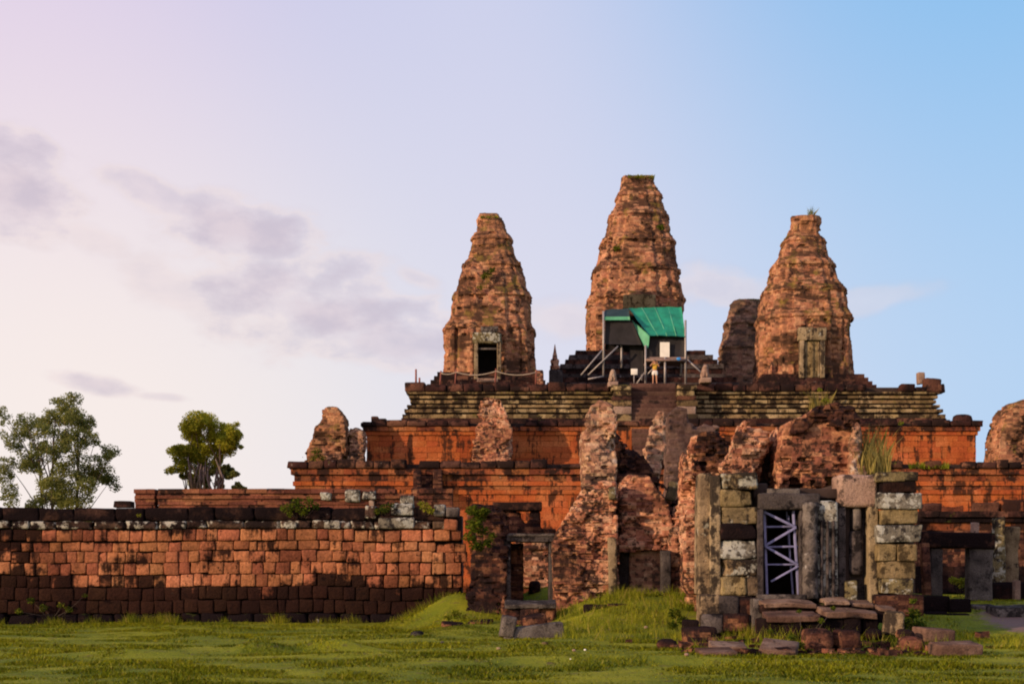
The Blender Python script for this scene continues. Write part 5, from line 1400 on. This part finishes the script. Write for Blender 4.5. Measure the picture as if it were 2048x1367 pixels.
shrub('wall_shrub', 'yellow-green weeds on the bank below the walled niche', [(1200, 1206, 12), (1230, 1196, 12), (1262, 1192, 14), (1290, 1196, 12), (1318, 1190, 12)], 41.6, 900, .07, 'grass_long', 141, group=GW)
shrub('wall_shrub', 'rank weeds between the bank and the squat laterite block', [(1350, 1225, 14), (1366, 1240, 12), (1345, 1250, 12), (1380, 1215, 10)], 35.6, 700, .07, 'leaf_shrub', 142, group=GW)
shrub('wall_shrub', 'weeds sprouting from the joints of the broken steps', [(1600, 1222, 5), (1668, 1216, 6), (1640, 1240, 7), (1540, 1262, 8), (1580, 1270, 8)], 32.6, 420, .05, 'leaf_shrub', 143, group=GW)
shrub('wall_shrub', 'low weeds at the foot of the gateway pier', [(912, 1228, 12), (930, 1236, 10), (952, 1240, 8), (895, 1234, 9)], 42.6, 600, .07, 'grass_long', 144, group=GW)
shrub('wall_shrub', 'weeds along the black base of the wall below the spreading tree', [(60, 1200, 8), (85, 1215, 10), (120, 1210, 8), (140, 1218, 9), (172, 1190, 6), (40, 1222, 9)], YW - .35, 420, .07, 'leaf_shrub', 145, group=GW)
shrub('wall_shrub', 'olive moss clump on the middle terrace beside the dry grass', [(1800, 846, 6), (1650, 800, 8), (1640, 780, 6)], 92.3, 160, .14, 'grass_long', 146, group=GW)


def tuft(name, label, px0, px1, py, Ys, dy, n, h, w, mk, seed, hang=False, kind=None):
    rng = np.random.default_rng(seed); x = X(px0 + (px1 - px0) * rng.random(n), Ys); y = Ys + dy * rng.random(n); z = np.full(n, Z(py, Ys))
    C = np.stack([x, y, z + (rng.random(n) - .5) * .1], -1)
    o = blades(name, C, (-h if hang else h), w, M[mk], None, seed, .16 if hang else .25, kind=None, segs=2)
    tag(o, label, 'grass tuft', 'grass tufts on the ruins')


tuft('grass_tuft', 'tall dry straw-coloured grass on the pier above the gatehouse pillar', 1718, 1784, 946, 36.9, .9, 260, 1.0, .022, 'dry_grass', 95)
tuft('grass_tuft', 'dry grass trailing down the upper terrace below the false-door tower', 1622, 1662, 838, 94.2, .3, 160, 1.5, .05, 'dry_grass', 96)
tuft('grass_tuft', 'yellow grass tuft crowning the tower with open doorway', 960, 996, 434, 99.4, 2.0, 500, .22, .05, 'grass_long', 97)
tuft('grass_tuft', 'thin grass fringe on the top of the tallest tower', 1257, 1310, 352, 110.5, 3.0, 1200, .22, .05, 'grass_long', 98)
tuft('grass_tuft', 'dark upright sprig on the top of the false-door tower', 1617, 1629, 438, 99.8, .6, 60, .8, .04, 'leaf_dark', 99)
tuft('grass_tuft', 'grassy fringe on the lower rear tower', 1480, 1526, 600, 122.2, 2.4, 500, .25, .06, 'grass_long', 100)
tuft('grass_tuft', 'yellow grass on the lower terrace cornice near the dry pier', 1820, 1900, 936, 89.4, .5, 240, .35, .05, 'grass_long', 101)

# lawn: short blades over the whole green, longer ones along wall feet and round stones
rng = np.random.default_rng(3)
n = 440000
yy_ = 19.0 + (50.0 - 19.0) * rng.random(n) ** 1.25
xx_ = (rng.random(n) * 2800 - 320 - VX) / F * yy_
clump = fbm(xx_, yy_, xx_ * 0, 1.1, 3, 31)
keep = rng.random(n) < np.clip((clump - .30) * 3.4, .10, 1)
# no turf inside walls and on the trodden path
inwall = (yy_ > YW - .15) & (xx_ < xr_end)
path = np.hypot((xx_ - 14.6) / 2.4, (yy_ - 37.6) / 3.0) < 1
keep &= ~inwall & (~path | (rng.random(n) < .12))
xx_, yy_, clump = xx_[keep], yy_[keep], clump[keep]
C = np.stack([xx_, yy_, gheight(xx_, yy_) - .008], -1)
hh = .025 + .045 * np.clip((clump - .4) * 3, 0, 1)
g = blades('lawn_grass', C, hh, .010 + .00035 * yy_, M['grass'], None, 32, .5)
e_ = .15
nxn = -(gheight(xx_ + e_, yy_) - gheight(xx_ - e_, yy_)) / (2 * e_); nyn = -(gheight(xx_, yy_ + e_) - gheight(xx_, yy_ - e_)) / (2 * e_)
nv = np.stack([nxn + (rng.random(len(xx_)) - .5) * .5, nyn + (rng.random(len(xx_)) - .5) * .5, np.ones_like(nxn)], -1); nv /= np.linalg.norm(nv, axis=1, keepdims=True)
g.data.attributes.new('lie', 'FLOAT_VECTOR', 'POINT').data.foreach_set('vector', np.repeat(nv, 3, 0).astype(np.float32).ravel())
tag(g, 'short green lawn grass covering the ground before the ruins', 'grass')

n = 26000
t_ = rng.random(n); sel = rng.integers(0, 4, n)
xa = np.where(sel == 0, X(-20, YW) + (X(930, YW) - X(-20, YW)) * t_, np.where(sel == 1, X(930, 44) + 9.0 * t_, np.where(sel == 2, X(1370, 33) + (X(2048, 33) - X(1370, 33)) * t_, X(1100, 40) + 4.8 * t_)))
ya_ = np.where(sel == 0, YW - .25 - .6 * rng.random(n) ** 2, np.where(sel == 1, 40 + 5 * rng.random(n), np.where(sel == 2, 30 + 5 * rng.random(n), 34 + 8 * rng.random(n))))
cl2 = fbm(xa, ya_, xa * 0, 1.6, 2, 44); kp = rng.random(n) < np.clip((cl2 - .42) * 5, 0.02, 1)
xa, ya_, cl2 = xa[kp], ya_[kp], cl2[kp]
g2 = blades('long_grass', np.stack([xa, ya_, gheight(xa, ya_) - .01], -1), .10 + .22 * np.clip((cl2 - .45) * 4, 0, 1), .018, M['grass_long'], None, 45, .35)
tag(g2, 'longer yellow-green grass along the wall foot and around stones', 'grass')

rr3 = random.Random(12); cR, sR = [], []
for _ in range(420):
    px = rr3.uniform(1360, 1900); Yp = rr3.uniform(28.5, 36.5)
    if rr3.random() < .5: px = rr3.gauss(1640, 120)
    x_ = X(px, Yp); h_ = rr3.uniform(.04, .13) * (1 if rr3.random() < .8 else 1.7)
    cR.append((x_, Yp, float(gheight(x_, Yp)) + h_ * .2)); sR.append((h_ * rr3.uniform(.9, 1.8), h_ * rr3.uniform(.8, 1.4), h_))
ro = boxes('rubble', cR, sR, M['brick_dark'], None, .22, 4, rotz=np.array([rr3.uniform(0, 6.28) for _ in cR]))
tag(ro, 'scattered small laterite rubble around the gatehouse steps', 'rubble')

# walls, gates and halls are things of their own here, not bare setting
for o in COL.objects:
    if o.parent is None and 'category' in o and 'kind' not in o:
        o['kind'] = 'thing'
